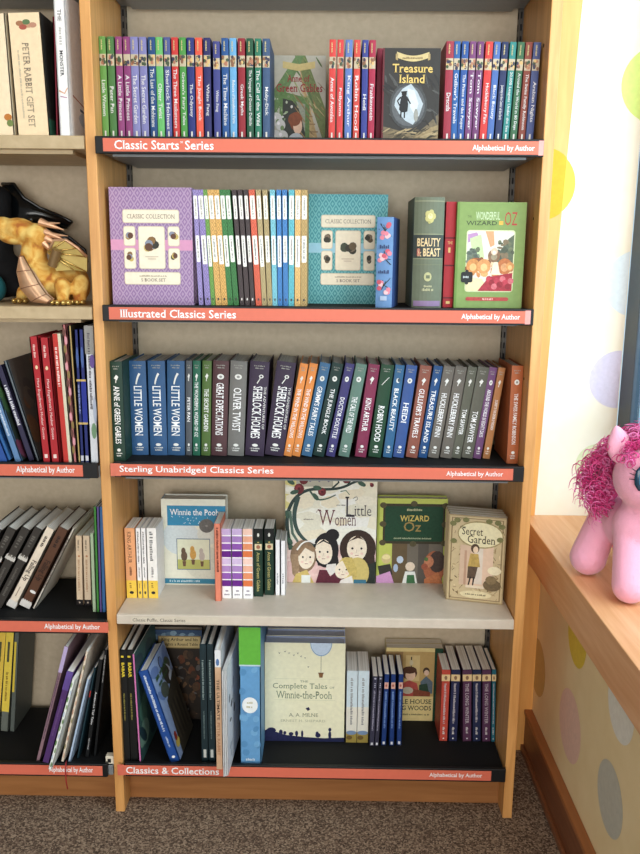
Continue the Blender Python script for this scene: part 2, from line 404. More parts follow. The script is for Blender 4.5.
s4 = shelf(bc, XL, XR, Z4, TANMETAL, 'plain', TANMETAL, .023)
t4 = MB(); a = Art(t4, .2, .016, lambda x, z, o: (X(129, 620)+.003+x, -.0065-o, Z4-.019+z))
a.rect(0, 0, 1, 1, mat((214, 202, 180), .5)); a.text('Classic Puffin, Classic Series', .02, .3, .62, .85, (70, 60, 50)); t4.build('shelf_tag', s4)
s5 = shelf(bc, XL, XR, Z5, BLACK)
strip(s5, XL+.008, XR-.001, Z5+.0095, X(117.5, 770), X(491, 777), [('Classics & Collections', X(126, 770), X(219, 771), .16, .86, .012), ('Alphabetical by Author', X(429, 776), X(482, 777), .27, .80, .01)],
      [(X(117.5, 770), X(124, 770), mat((236, 110, 84), .5))])

LX0, LX1 = XLO-.906, XLO
bl = empty('bookcase', (0, 0, 0))
tag(bl, 'maple bookcase bay cut off at the left, sharing an upright with the tall one', 'bookcase', 'maple bookcases')
u = MB(); u.bbox(LX0-.022, 0, 0, LX0, DEP, 2.15, WOODZ, .0018); u.build('upright', bl)
p = MB(); p.box(LX0, DEP-.001, .10, LX1, DEP+.008, 2.15, BACK); p.build('back_panel', bl)
p = MB(); p.bbox(LX0, .055, 0, LX1-.0005, .075, .098, KICK, .001); p.build('kick_board', bl)
standard(bl, LX1-.0004, -1); standard(bl, LX0+.0004, 1)
shelf(bl, LX0, LX1, 1.884, GREYMETAL, 'plain')
shelf(bl, LX0, LX1, 1.547, TAN2, 'plain', TAN2, .026); shelf(bl, LX0, LX1, 1.203, TAN2, 'plain', TAN2, .026)
l3 = shelf(bl, LX0, LX1, .860, BLACK)
strip(l3, LX0+.001, LX1-.002, .866, LX0+.01, X(83, 473), [('Alphabetical by Author', X(16, 470), X(75, 471), .16, .86, .012)])
l4 = shelf(bl, LX0, LX1, .495, BLACK)
strip(l4, LX0+.001, LX1-.001, .499, LX0+.01, X(108.5, 628), [('Alphabetical by Author', X(44, 625), X(100, 626), .22, .84, .012)])
l5 = shelf(bl, LX0, LX1, .1287, BLACK)
strip(l5, LX0+.001, LX1-.012, .1347, LX0+.01, X(102.5, 770), [('Alphabetical by Author', X(49, 769), X(93, 770), .16, .84, .012)])
p = MB(); q = at(109, 761, 0); p.bbox(q.x-.009, .003, q.z-.011, XLO-.0006, .02, q.z+.010, mat((226, 214, 190), .5), .001); p.box(q.x-.004, .0025, q.z-.006, q.x+.004, .004, q.z+.004, BLACK); p.build('corner_bracket', bl)

# ------------------------------------------------------------------ books
BOOKS = []
def note(root, look, row, cat='book'):
    BOOKS.append((root, look, row, cat))
def cover_spine(mb, ox, t, h, d, c, hard, bulge, cs=None):
    b = .0022 if hard else .0009; cs = cs or c
    yf = lambda x: -bulge*(1-((x-t/2)/(t/2))**2)
    mb.box(ox, 0, 0, ox+b, d, h, c); mb.box(ox+t-b, 0, 0, ox+t, d, h, c)
    n = 8 if bulge else 1; v = []
    for i in range(n+1):
        x = t*i/n; v += [(ox+x, yf(x), 0), (ox+x, yf(x), h), (ox+x, yf(x)+b+.0002, h), (ox+x, yf(x)+b+.0002, 0)]
    fs = []
    for i in range(n):
        k = 4*i
        for q in range(4): fs.append((k+q, k+(q+1) % 4, k+4+(q+1) % 4, k+4+q)[::-1])
    fs += [(0, 1, 2, 3), (4*n+3, 4*n+2, 4*n+1, 4*n)]
    mb.add(v, fs, cs)
    return yf
def spine_book(look, row, loc, t, h, d, col, lean=0, rz=0, hard=True, art=None, side=None, bulge=None, pages=None, cat='book', name='book', ribbon=None, spine=None, rx=0):
    root = empty(name, loc, (rx, lean, rz)); ox = -t if lean > 0 else 0
    if bulge is None: bulge = .05*t if hard else 0
    mb = MB(); yf = cover_spine(mb, ox, t, h, d, M(col), hard, bulge, M(spine) if spine is not None else None)
    if art: art(Art(mb, t, h, lambda x, z, o: (ox+x, yf(x)-o, z)))
    if side: side(Art(mb, d, h, lambda y, z, o: (ox+t+o, y, z)))
    mb.build('cover', root)
    b = .0024 if hard else .0011; e = .003 if hard else .0003
    pb = MB(); pb.box(ox+b, b+.001, e, ox+t-b, d-e, h-e, pages or PAGES); pb.build('page_block', root)
    if ribbon:
        rb = MB(); rb.tube(ribbon, .0016, (190, 40, 45), 4); rb.build('ribbon_marker', root)
    note(root, look, row, cat); return root
def face_book(look, row, loc, w, t, h, col, front, rx=0, rz=0, hard=True, spine=None, spine_art=None, pages=None, cat='book', name='book', side=None):
    root = empty(name, loc, (rx, 0, rz)); mb = MB(); b = .0022 if hard else .0009; c = M(col); cs = M(spine if spine is not None else col)
    mb.box(0, 0, 0, w, b, h, c); mb.box(0, t-b, 0, w, t, h, c); mb.box(0, b, 0, b, t-b, h, cs)
    front(Art(mb, w, h, lambda x, z, o: (x, -o, z), .00001, True))
    if spine_art: spine_art(Art(mb, t, h, lambda x, z, o: (-o, t-x, z)))
    mb.build('cover', root)
    e = .003 if hard else .0003; pb = MB(); pb.box(b+.0005, b+.0003, e, w-e, t-b-.0003, h-e, pages or PAGEST); pb.build('page_block', root)
    note(root, look, row, cat); return root

def row(specs, rkey, y, zs, ybot, ytop, d, hard=True, **kw):
    """specs: (look, colour, bottom left/right, top left/right pixels, extras)"""
    prev = None
    for look, col, bl_, br, tl, tr_, ex in specs:
        ex = dict(ex); yb, yt = ex.pop('yb', ybot), ex.pop('yt', ytop(((tl+tr_)/2)) if callable(ytop) else ytop)
        yy = ex.pop('y', y); dd = ex.pop('d', d)
        a, b_, c, e = at(bl_, yb, yy), at(br, yb, yy), at(tl, yt, yy), at(tr_, yt, yy)
        H = (c.z+e.z)/2-zs; lean = math.atan2((c.x+e.x-a.x-b_.x)/2, H)
        if abs(lean) < .012: lean = 0
        t = ((b_.x-a.x)+(e.x-c.x))/2*math.cos(lean)
        xl, xr = a.x, a.x+t/math.cos(lean)
        if rkey[0] == 'r' and xl < XL+.001: xl, xr, lean = XL+.001, max(xr, XL+.001+t*.9), 0 if lean < .03 else lean; t = (xr-xl)*math.cos(lean)
        if prev:
            pr, pl, ph = prev
            if lean <= 0 and xl < pr+.0004: xl = pr+.0004
            if lean > 0 and xl < pr+.0004: xl = pr+.0004
            xr = max(xl+.006, min(xr, xl+t/math.cos(lean))) ; xr = max(xr, b_.x) if b_.x > xl+.006 else xr
            t = (xr-xl)*math.cos(lean)
            mn = pl-(xl-pr-.0003)/(.9*min(H, ph))
            if lean < mn: lean = mn
        if rkey[0] == 'r' and xr > XR-.001: xr = XR-.001; t = (xr-xl)*math.cos(lean)
        h = H/math.cos(lean)-(t*abs(math.sin(lean)) if lean else 0)*.3
        px = xr if lean > 0 else xl
        hd = ex.pop('hard', hard); args = dict(kw); args.update(ex)
        spine_book(look, rkey, (px, yy, zs+.0006), t, h, dd, col, lean, hard=hd, **args)
        prev = (xr, lean, H)

# spine prints -------------------------------------------------------
def sp_classic(title, v0=.32, v1=.80, seed=0, wide=.54):
    def f(a):
        r = random.Random(seed*31+5)
        a.rect(.02, .165, .98, .275, (196, 180, 148), 6)
        for i in range(9): a.ell(.12+.76*r.random(), .18+.08*r.random(), .2, .018, [(150, 100, 70), (70, 90, 60), (60, 60, 90), (190, 120, 90), (220, 180, 110)][r.randrange(5)], 8)
        a.marks(.30, .03, .52, .13, (214, 196, 130), 0, None, True)
        a.text(title, .5-wide/2, v0, .5+wide/2, v1, (226, 224, 222), .006, None, True)
        a.rect(.38, .90, .62, .955, (216, 210, 200), 2)
    return f
R1 = [('bright green slim hardcover', (98, 158, 66), 102.6, 109.3, 98.7, 105.3, 'Little Women', .41, .76),
 ('darker green slim hardcover', (72, 128, 62), 110.5, 117.2, 106.3, 113.2, 'Peter Pan', .47, .73),
 ('magenta slim hardcover', (158, 62, 128), 118.8, 125.1, 114.5, 121.1, 'A Little Princess', .36, .80),
 ('magenta slim hardcover', (152, 58, 124), 126.3, 133, 121.9, 128.7, 'A Little Princess', .36, .80),
 ('lavender slim hardcover', (132, 130, 192), 133.4, 140.9, 129.5, 137.1, 'The Secret Garden', .36, .83),
 ('lavender slim hardcover', (128, 126, 188), 141.8, 149.2, 138.2, 145.3, 'The Secret Garden', .36, .83),
 ('deep blue slim hardcover', (28, 78, 142), 150.8, 157.1, 146.1, 153.7, 'The Last of the Mohicans', .30, .86),
 ('mint green slim hardcover', (96, 190, 98), 158.2, 165, 154.5, 161.1, 'Oliver Twist', .44, .78),
 ('dusky blue slim hardcover', (78, 90, 158), 166.1, 172.1, 162.4, 169, 'Sherlock Holmes', .31, .88),
 ('red slim hardcover', (226, 50, 48), 173.7, 180, 170.6, 176.9, 'The Three Musketeers', .30, .87),
 ('grass green slim hardcover', (70, 156, 62), 181.3, 187.6, 178.1, 184.8, "Grimm's Fairy Tales", .33, .84),
 ('royal navy slim hardcover', (38, 52, 138), 188.7, 195.5, 186, 193.4, 'The Odyssey', .44, .76),
 ('coral slim hardcover', (250, 84, 60), 196.9, 203.7, 194.5, 200.9, 'The Jungle Book', .36, .80),
 ('dark navy slim hardcover', (44, 46, 116), 205, 211.6, 202.1, 209.2, 'White Fang', .44, .75),
 ('shorter violet slim hardcover', (66, 72, 152), 214.4, 221, 214, 220.3, 'White Fang', .48, .70),
 ('ocean blue slim hardcover', (34, 90, 164), 222.7, 229.3, 221.4, 228.7, 'The Time Machine', .34, .84),
 ('sky blue slim hardcover', (98, 170, 222), 230.6, 237.2, 230.2, 236.6, 'Rebecca of Sunnybrook Farm', .40, .82),
 ('dark red slim hardcover', (168, 34, 50), 238.8, 245.6, 238.1, 244.8, 'Greek Myths', .44, .74),
 ('forest green slim hardcover', (28, 92, 62), 247.1, 253.5, 246.4, 253.5, 'The Voyages of Doctor Dolittle', .30, .84),
 ('teal green slim hardcover', (38, 128, 98), 255.4, 261.4, 255, 261.4, 'The Call of the Wild', .30, .84),
 ('slate blue slim hardcover', (62, 92, 134), 263, 270, 262.5, 268.8, 'Moby-Dick', .46, .74),
 ('red slim hardcover', (232, 60, 56), 328.5, 334.5, 330.1, 336.9, 'Anne of Avonlea', .36, .80),
 ('red slim hardcover', (230, 54, 58), 336.4, 342.4, 338, 344, 'Pollyanna', .46, .74),
 ('periwinkle slim hardcover', (92, 122, 196), 344.3, 351.1, 345.6, 352.2, 'King Arthur', .34, .84),
 ('vermilion slim hardcover', (226, 66, 58), 352.7, 358.5, 353.8, 360.3, 'Robin Hood', .34, .88),
 ('indigo slim hardcover', (54, 66, 158), 360.8, 366.3, 361.3, 367.6, 'Heidi', .52, .68),
 ('crimson slim hardcover', (188, 34, 72), 367.6, 373.9, 369.2, 375.5, 'Frankenstein', .42, .78),
 ('brick red slim hardcover', (176, 44, 66), 443, 450, 445.3, 453.2, 'Dracula', .50, .68),
 ('ocean blue slim hardcover', (36, 100, 178), 450.8, 456.3, 454.7, 461, "Gulliver's Travels", .31, .80),
 ('cobalt slim hardcover', (34, 86, 170), 457, 463.4, 462.3, 469, 'The Prince and the Pauper', .32, .86),
 ('plum slim hardcover', (128, 62, 122), 464.5, 470.8, 470.2, 476.5, 'Tom Sawyer', .30, .86),
 ('plum slim hardcover', (122, 56, 118), 471.6, 478.1, 477.6, 484.4, 'Tom Sawyer', .30, .86),
 ('red slim hardcover', (232, 52, 50), 479.2, 485.5, 485.5, 493.4, 'Huckleberry Finn', .40, .80),
 ('periwinkle slim hardcover', (72, 112, 190), 486.6, 492.6, 494.2, 500.9, 'Black Beauty', .42, .76),
 ('navy slim hardcover', (34, 52, 106), 494.5, 500.5, 502, 508.8, 'Journey to the Center of the Earth', .42, .76),
 ('turquoise slim hardcover', (36, 142, 138), 502, 508, 510.3, 516.7, '20,000 Leagues Under the Sea', .29, .88),
 ('moss green slim hardcover', (54, 112, 72), 509.7, 516, 518, 525, 'Around the World in 80 Days', .30, .86),
 ('russet slim hardcover', (152, 66, 50), 518, 524.6, 526.3, 532.5, 'The Swiss Family Robinson', .31, .86),
 ('slate blue slim hardcover', (72, 88, 148), 525.5, 532.5, 533.7, 541.3, 'Arabian Nights', .38, .78)]
specs = []
for i, (lk, c, a_, b_, c_, d_, ti, v0, v1) in enumerate(R1):
    ex = {'art': sp_classic(ti, v0, v1, i), 'yb': 136+i*.11}
    if i == 14: ex['yt'] = 41.6
    specs.append((lk, c, a_, b_, c_, d_, ex))
S1, S2, S3, S4, S5 = Z1-.0025, Z2-.0025, Z3-.0025, Z4+.0002, Z5-.0023
yt1 = lambda x: 36.6+(x-100)*.0138
row(specs[:21], 'r1', .05, S1, 136, yt1, .140); row(specs[21:27], 'r1', .05, S1, 138, yt1, .140); row(specs[27:], 'r1', .05, S1, 139, yt1, .140)

def fit_face(tl, tr_, ybot_z, y, ytop):
    a, b_ = at(tl, ytop, y), at(tr_, ytop, y); return a.x, b_.x-a.x, (a.z+b_.z)/2-ybot_z

SKIN, HAIRR = (236, 196, 166), (150, 76, 40)
def art_gables(a):
    a.rect(0, 0, 1, 1, (186, 184, 168)); a.poly([(.42, 0), (.62, 0), (1, .55), (1, .95), (.88, .75)], (116, 136, 78)); a.poly([(.45, .0), (.6, .0), (.05, .62), (0, .5), (0, .38)], (104, 142, 84))
    a.poly([(.5, .08), (.9, .95), (.72, 1), (.62, .5)], (190, 160, 104))
    for k in range(6): a.rect(.66, .46+k*.08, .66+.05*k, .475+k*.08, (158, 128, 84))
    a.poly([(.14, .36), (.70, .44), (.70, .92), (.62, .92), (.62, .5), (.2, .44), (.2, .9), (.14, .9)], (98, 140, 74)); a.poly([(.2, .44), (.62, .5), (.62, .92), (.2, .9)], (60, 66, 60))
    a.poly([(.45, .47), (.62, .5), (.62, .8), (.54, .62)], (150, 160, 140))
    a.strokes(.02, .42, .4, .98, 34, .03, .012, [(150, 176, 130), (124, 150, 104), (186, 200, 170), (214, 214, 210)], 1); a.strokes(.45, .3, .95, .95, 36, .10, .006, [(168, 136, 84), (206, 180, 126), (134, 112, 70), (110, 130, 74)], 2, .9, .3); a.strokes(.3, .05, .9, .5, 24, .09, .007, [(128, 150, 84), (92, 124, 70), (150, 166, 104)], 3, 1.0, .4)
    a.ell(.45, .68, .12, .10, HAIRR); a.ell(.48, .73, .085, .085, SKIN); a.ell(.42, .66, .12, .07, HAIRR); a.ell(.45, .90, .16, .10, (190, 200, 206))
    for (x, y, r_) in ((.08, .66, .11), (.16, .72, .09), (.06, .85, .12), (.2, .84, .1), (.3, .93, .1), (.12, .95, .1), (.62, .96, .06)):
        a.ell(x, y, r_, r_*.66, (206, 206, 204)); a.ell(x+.03, y+.03, r_*.4, r_*.3, (120, 150, 96)); a.ell(x-.04, y-.02, r_*.3, r_*.2, (236, 232, 236))
    a.poly([(.2, .06), (.5, .09), (.8, .06), (.8, .13), (.5, .16), (.2, .13)], (206, 186, 118))
    a.text('Anne of', .28, .20, .70, .27, (176, 56, 60), .01); a.text('Green Gables', .08, .29, .94, .375, (176, 56, 60), .01)
x0, w, h = fit_face(272, 326, S1, .205, 55.8)
face_book('green gabled-house cover paperback facing out', 'r1', (x0, .205, S1+.0006), w, .018, h, (186, 184, 168), art_gables, hard=False)
def art_island(a):
    a.rect(0, 0, 1, 1, (56, 54, 52)); a.rect(0, 0, .03, 1, (120, 36, 48))
    a.poly([(.03, .82), (.3, .86), (.55, .93), (.8, .80), (1, .68), (1, 1), (.03, 1)], (120, 104, 78)); a.poly([(.5, .96), (.8, .84), (1, .80), (1, 1), (.5, 1)], (158, 134, 92)); a.poly([(.2, .93), (.4, .9), (.6, 1), (.2, 1)], (92, 82, 60))
    a.strokes(.05, .3, .98, .8, 60, .10, .010, [(66, 66, 66), (44, 44, 46), (84, 84, 82), (50, 46, 42)], 4, .8, 1.2); a.strokes(.05, .84, .98, .99, 50, .09, .008, [(140, 120, 84), (96, 84, 62), (176, 152, 108), (70, 62, 48)], 5, -.3, .8)
    a.ell(.46, .60, .33, .245, (72, 74, 76), 24); a.ell(.46, .60, .29, .215, (96, 100, 104), 24)
    a.poly([(.24, .52), (.36, .42), (.5, .37), (.62, .46), (.72, .58), (.66, .7), (.55, .80), (.42, .76), (.3, .68), (.22, .6)], (176, 188, 196)); a.poly([(.44, .42), (.56, .44), (.64, .58), (.58, .70), (.5, .62)], (200, 208, 212)); a.ell(.60, .70, .04, .07, (150, 150, 142), 10)
    a.ell(.385, .475, .045, .028, (34, 34, 36)); a.poly([(.33, .45), (.44, .445), (.43, .462), (.33, .465)], (26, 26, 28))
    a.poly([(.34, .495), (.43, .495), (.46, .58), (.45, .66), (.41, .67), (.41, .73), (.385, .73), (.385, .67), (.35, .67), (.345, .725), (.32, .725), (.325, .66), (.3, .64), (.32, .55)], (36, 38, 44)); a.line([(.33, .51), (.27, .55), (.31, .60)], .0035, (36, 38, 44)); a.line([(.43, .51), (.50, .58)], .0035, (36, 38, 44))
    [a.poly([(u, .04+.04*math.sin(math.pi*(u-.24)/.56)), (u+.057, .04+.04*math.sin(math.pi*(u+.056-.24)/.56)), (u+.057, .10+.04*math.sin(math.pi*(u+.056-.24)/.56)), (u, .10+.04*math.sin(math.pi*(u-.24)/.56))], (206, 182, 122)) for u in [.24+.056*k for k in range(10)]]; a.marks(.34, .092, .70, .115, (120, 94, 50)); a.poly([(.22, .06), (.26, .06), (.26, .13), (.22, .12)], (176, 150, 96)); a.poly([(.78, .06), (.82, .06), (.82, .12), (.78, .13)], (176, 150, 96))
    a.text('Treasure', .17, .165, .87, .255, (228, 190, 96), .012); a.text('Island', .29, .275, .74, .365, (228, 190, 96), .012)
x0, w, h = fit_face(383.2, 441, S1, .052, 48.4)
face_book('dark cave cover hardcover facing out', 'r1', (x0, .052, S1+.0006), w, .02, h, (60, 56, 54), art_island, spine=(150, 34, 60))
xb = at(377, 90, .10); spine_book('deep crimson spine tucked half behind neighbours', 'r1', (at(376.3, 100, .09).x, .09, S1+.0006), at(382.3, 100, .09).x-at(376.3, 100, .09).x-.001, at(380, 48.6, .09).z-S1, .10, (150, 30, 62))

# second shelf -------------------------------------------------------
def art_set(base, base2, band, pics):
    def f(a):
        a.rect(0, .44, 1, .53, band)
        cr, ed = (238, 226, 200), (214, 196, 164)
        for (u0, v0, u1, v1) in ((.155, .185, .845, .30), (.155, .715, .845, .825), (.16, .325, .305, .495), (.16, .51, .305, .69), (.34, .325, .665, .69), (.70, .325, .845, .495), (.70, .51, .845, .69)):
            a.rrect(u0, v0, u1, v1, .005, ed); a.rrect(u0+.008, v0+.006, u1-.008, v1-.006, .004, cr)
        a.text('CLASSIC COLLECTION', .21, .225, .79, .262, (150, 128, 104)); a.text('5 BOOK SET', .36, .77, .66, .798, (130, 108, 90)); a.marks(.34, .742, .68, .757, (176, 158, 130))
        r = random.Random(sum(base))
        for (u, v, sx, sy) in ((.232, .40, .05, .045), (.232, .585, .045, .04), (.772, .40, .05, .04), (.772, .585, .04, .04)):
            for k in range(5): a.ell(u+(r.random()-.5)*sx, v+(r.random()-.5)*sy, sx*.7, sy*.6, pics[k % len(pics)], 9)
        for k in range(9): a.ell(.50+(r.random()-.5)*.14, .475+(r.random()-.5)*.07, .05, .035, pics[(k+1) % len(pics)], 9)
        a.rect(.42, .58, .58, .588, (206, 186, 160)); a.rect(.45, .60, .55, .607, (206, 186, 160))
    return f
def box_set(look, loc, w, t, h, latt, art, rz=0, inner=(240, 236, 226)):
    root = empty('box_set', loc, (0, 0, rz)); mb = MB()
    b = .003
    mb.box(0, 0, 0, w, b, h, latt); mb.box(0, t-b, 0, w, t, h, latt); mb.box(0, b, 0, b, t-b, h, latt); mb.box(b, b, 0, w, t-b, b, latt); mb.box(b, b, h-b, w, t-b, h, latt)
    art(Art(mb, w, h, lambda x, z, o: (x, -o, z), .00003)); mb.build('slipcase', root)
    pb = MB()
    n = 5
    for i in range(n):
        ya, yb_ = b+.0005+(t-2*b-.001)*i/n, b+.0005+(t-2*b-.001)*(i+1)/n-.0006; pb.box(b+.001, ya, b+.0005, w-.006, yb_, h-b-.0005, mat(inner))
    pb.build('boxed_books', root); note(root, look, 'r2', 'box set'); return root
yA = .045
a, b_, c = at(111.5, 302, yA), at(195, 303, yA), at(150, 187.5, yA)
box_set('lavender lattice slipcase with cream panels', (at(110.8, 245, yA).x, yA, S2+.0006), at(192.6, 245, yA).x-at(110.8, 245, yA).x, .05, c.z-S2, lattice((138, 106, 150), (168, 142, 174), 66), art_set((150, 110, 176), 0, (222, 150, 190), [(60, 60, 50), (150, 110, 60), (206, 180, 90), (140, 150, 170), (110, 70, 50)]))
def sp_thin(col, dark=False, low=.62):
    def f(a):
        r = random.Random(str(col)+str(low)); lt = lattice([v*.74 for v in col], [min(255, int(v*.86+22)) for v in col], 100)
        a.rect(0, 0, 1, 1, lt, 1)
        a.rrect(.12, .05, .88, .25, .0018, (244, 240, 230)); a.rrect(.12, .39, .88, low, .0018, (244, 240, 230))
        a.rect(.35, .935, .65, .955, (70, 60, 60) if not dark else (230, 220, 210))
        a.marks(.35, .07, .65, .23, (160, 150, 140), 0, None, True); a.marks(.35, .42, .65, low-.03, (120, 110, 110), 0, None, True)
    return f
T2 = [('lavender lattice', (158, 140, 206), 199, 204.6, 193.6, 197), ('lavender lattice', (150, 132, 200), 205.3, 211, 198, 202), ('apple green lattice', (104, 162, 62), 211.4, 215.5, 201.9, 205.9), ('yellow lattice', (236, 180, 92), 216, 221.6, 206.9, 211.8), ('yellow lattice', (234, 176, 86), 222, 227.7, 212.8, 217.5),
 ('green lattice', (38, 122, 50), 227.7, 233.1, 219.1, 223.6), ('green lattice', (36, 118, 48), 233.8, 239, 225, 229.3), ('black lattice', (50, 34, 36), 240.2, 244.3, 231.7, 236.2), ('black lattice', (52, 34, 36), 245.5, 250, 237.8, 241.9), ('black lattice', (48, 32, 34), 251, 255, 243.5, 247.6),
 ('orange red lattice', (236, 92, 60), 256, 261.8, 249.2, 254), ('tan lattice', (190, 166, 112), 262.2, 266.9, 255.7, 260.6), ('tan lattice', (186, 162, 108), 267.7, 272.3, 262.2, 267.3), ('pale cyan lattice', (120, 204, 222), 272.3, 277.4, 269.3, 274.8), ('bright blue lattice', (44, 128, 206), 278, 282.5, 276.4, 281), ('bright blue lattice', (46, 126, 202), 283.5, 288.2, 282.1, 287),
 ('aqua lattice', (86, 192, 208), 288.6, 294, 288.2, 293.7), ('apricot lattice', (240, 190, 110), 294.7, 300.4, 294.7, 300.4), ('gold brown lattice', (196, 160, 92), 300.8, 306.9, 301.2, 307.3)]
row([(lk+' thin picture book', c, a_, b_, c_, d_, {'art': sp_thin(c, sum(c) < 150, .62+.02*(i % 3)), 'bulge': 0}) for i, (lk, c, a_, b_, c_, d_) in enumerate(T2)], 'r2', .05, S2, 304, 190, .18)
yB = .158
box_set('teal lattice slipcase with cream panels', (at(308.2, 250, yB).x+.001, yB, S2+.0006), at(386.5, 250, yB).x-at(308.2, 250, yB).x, .05, at(350, 194.5, yB).z-S2, lattice((48, 134, 144), (106, 176, 180), 66), art_set((44, 158, 172), 0, (150, 206, 230), [(60, 56, 40), (110, 90, 60), (70, 80, 60), (130, 110, 90)]))
def sp_floral(a):
    a.rect(0, 0, 1, 1, (104, 150, 206), 6)
    r = random.Random(4)
    for cv in (.15, .45, .75):
        for k in range(7): a.line([(.5, cv), (.5+(r.random()-.5)*.95, cv+(r.random()-.5)*.2)], .0016, (40, 54, 50))
        for k in range(7): a.ell(.2+.6*r.random(), cv+(r.random()-.5)*.17, .15, .026, [(236, 130, 150), (244, 190, 196), (226, 90, 110)][k % 3], 9)
    a.marks(.2, .30, .8, .345, (60, 80, 130)); a.marks(.15, .58, .85, .62, (60, 80, 130)); a.rect(.3, .87, .7, .92, (170, 190, 220), 2)
p = at(375.6, 307, .03)
spine_book('sky blue hardcover with pink floral spine', 'r2', (at(376.3, 262, .035).x, .032, S2+.0006), .035, at(385, 217.5, .035).z-S2, .105, (62, 92, 160), 0, rz=-.2, art=sp_floral)
def sp_beauty(a):
    W = 8
    a.rect(0, .335, 1, .545, (66, 74, 70), W); a.rect(0, .325, 1, .335, (140, 146, 110), W); a.rect(0, .545, 1, .555, (140, 146, 110), W); a.rect(0, .03, 1, .04, (150, 150, 116), W); a.rect(0, .60, 1, .608, (120, 128, 96), W)
    a.text('BEAUTY', .12, .365, .90, .44, (228, 196, 140), .015); a.text('& BEAST', .12, .455, .90, .53, (228, 196, 140), .015); a.rect(.12, .46, .22, .525, (200, 90, 90))
    [a.ell(.52+.10*math.cos(k*1.257), .17+.032*math.sin(k*1.257), .09, .03, (196, 186, 110), 9) for k in range(5)]; a.ell(.52, .17, .08, .026, (226, 216, 150), 10); a.ell(.5, .225, .05, .012, (180, 172, 100), 8)
    a.ell(.5, .715, .13, .042, (188, 184, 128), 14); a.rect(.44, .70, .57, .73, (110, 118, 90), 2); a.marks(.38, .79, .64, .81, (190, 186, 140)); a.marks(.32, .82, .70, .845, (190, 186, 140)); a.rect(.05, .935, .95, .985, (150, 120, 160), W)
spine_book('thick olive hardcover with rounded spine', 'r2', (at(411.5, 306, .04).x, .042, S2+.0006), at(441, 306, .04).x-at(411.5, 306, .04).x, at(430, 197.5, .04).z-S2, .15, (112, 120, 96), art=sp_beauty, bulge=.009)
def sp_red(a):
    a.rect(0, .33, 1, .345, (120, 20, 34), 3); a.rect(0, .59, 1, .605, (120, 20, 34), 3); a.rect(0, .90, 1, .915, (120, 20, 34), 3); a.text('THE', .25, .37, .75, .395, (226, 190, 110)); a.marks(.35, .42, .65, .48, (226, 190, 110)); a.rect(.3, .94, .7, .965, (226, 190, 110))
p0, p1 = at(442, 306, .06), at(453.5, 306, .06)
spine_book('red hardcover spine with dark bands', 'r2', (p0.x+.0012, .06, S2+.0006), p1.x-p0.x-.0035, at(450, 202, .06).z-S2, .15, (200, 36, 48), art=sp_red)
def art_green(a):
    a.rect(.02, 0, 1, 1, (134, 164, 84)); a.rect(0, 0, .035, 1, (110, 150, 62))
    a.text('THE', .15, .125, .21, .145, (90, 110, 60)); a.text('WONDERFUL', .27, .09, .62, .165, (196, 216, 170), .01); a.text('WIZARD', .13, .175, .58, .215, (70, 84, 56), .01); a.rect(.61, .175, .67, .21, (236, 176, 60)); a.text('OZ', .69, .09, .87, .215, (206, 60, 54), 0)
    a.rrect(.15, .26, .855, .845, .006, (214, 222, 170)); a.rrect(.165, .27, .84, .835, .005, (222, 220, 206))
    a.poly([(.165, .30), (.30, .28), (.34, .34), (.17, .38)], (190, 140, 190)); a.poly([(.20, .34), (.36, .30), (.42, .52), (.25, .52)], (190, 222, 150)); a.poly([(.42, .27), (.54, .27), (.56, .40), (.5, .42)], (240, 160, 110))
    a.poly([(.165, .46), (.28, .43), (.36, .55), (.36, .66), (.165, .66)], (110, 124, 110)); a.poly([(.6, .5), (.76, .34), (.84, .3), (.84, .62), (.6, .62)], (104, 116, 92))
    a.strokes(.18, .44, .36, .64, 24, .04, .02, [(90, 104, 92), (128, 138, 116), (110, 120, 90)], 6); a.strokes(.62, .36, .83, .6, 24, .04, .02, [(90, 100, 80), (120, 128, 96), (140, 120, 90)], 7); a.strokes(.2, .54, .82, .68, 36, .045, .03, [(216, 136, 70), (180, 100, 50), (232, 170, 100), (150, 90, 56), (240, 206, 160)], 8)
    for (u, v, r_, c) in ((.26, .60, .10, (216, 140, 70)), (.42, .60, .10, (226, 150, 84)), (.72, .60, .11, (206, 116, 60)), (.56, .50, .09, (150, 110, 80)), (.56, .46, .05, (226, 190, 160)), (.80, .60, .06, (226, 150, 80))): a.ell(u, v, r_, r_*.7, c); a.ell(u, v+.01, r_*.5, r_*.36, (min(255, c[0]+14), min(255, c[1]+40), min(255, c[2]+40)))
    a.poly([(.56, .56), (.62, .56), (.66, .68), (.52, .68)], (236, 220, 190))
    a.poly([(.165, .70), (.4, .72), (.5, .835), (.17, .835)], (236, 212, 160)); a.poly([(.34, .835), (.5, .70), (.84, .66), (.84, .835)], (196, 50, 66))
    for k in range(9): a.ell(.50+.04*k, .72+.09*((k*7) % 5)/5, .045, .03, [(216, 60, 80), (176, 40, 56), (226, 110, 120)][k % 3], 9)
    a.rrect(.09, .655, .26, .755, .004, (40, 44, 44)); a.rrect(.15, .635, .20, .775, .003, (40, 44, 44)); a.marks(.12, .69, .23, .715, (190, 200, 200))
    a.rrect(.17, .895, .80, .93, .004, (206, 70, 66)); a.marks(.42, .903, .58, .922, (240, 200, 190))
p0, p1 = at(455.5, 255, .05), at(524, 255, .05)
face_book('lime green hardcover with fairy tale picture facing out', 'r2', (p0.x, .048, S2+.0006), p1.x-p0.x, .04, at(500, 202.5, .05).z-S2, (134, 164, 84), art_green, spine=(120, 160, 66))

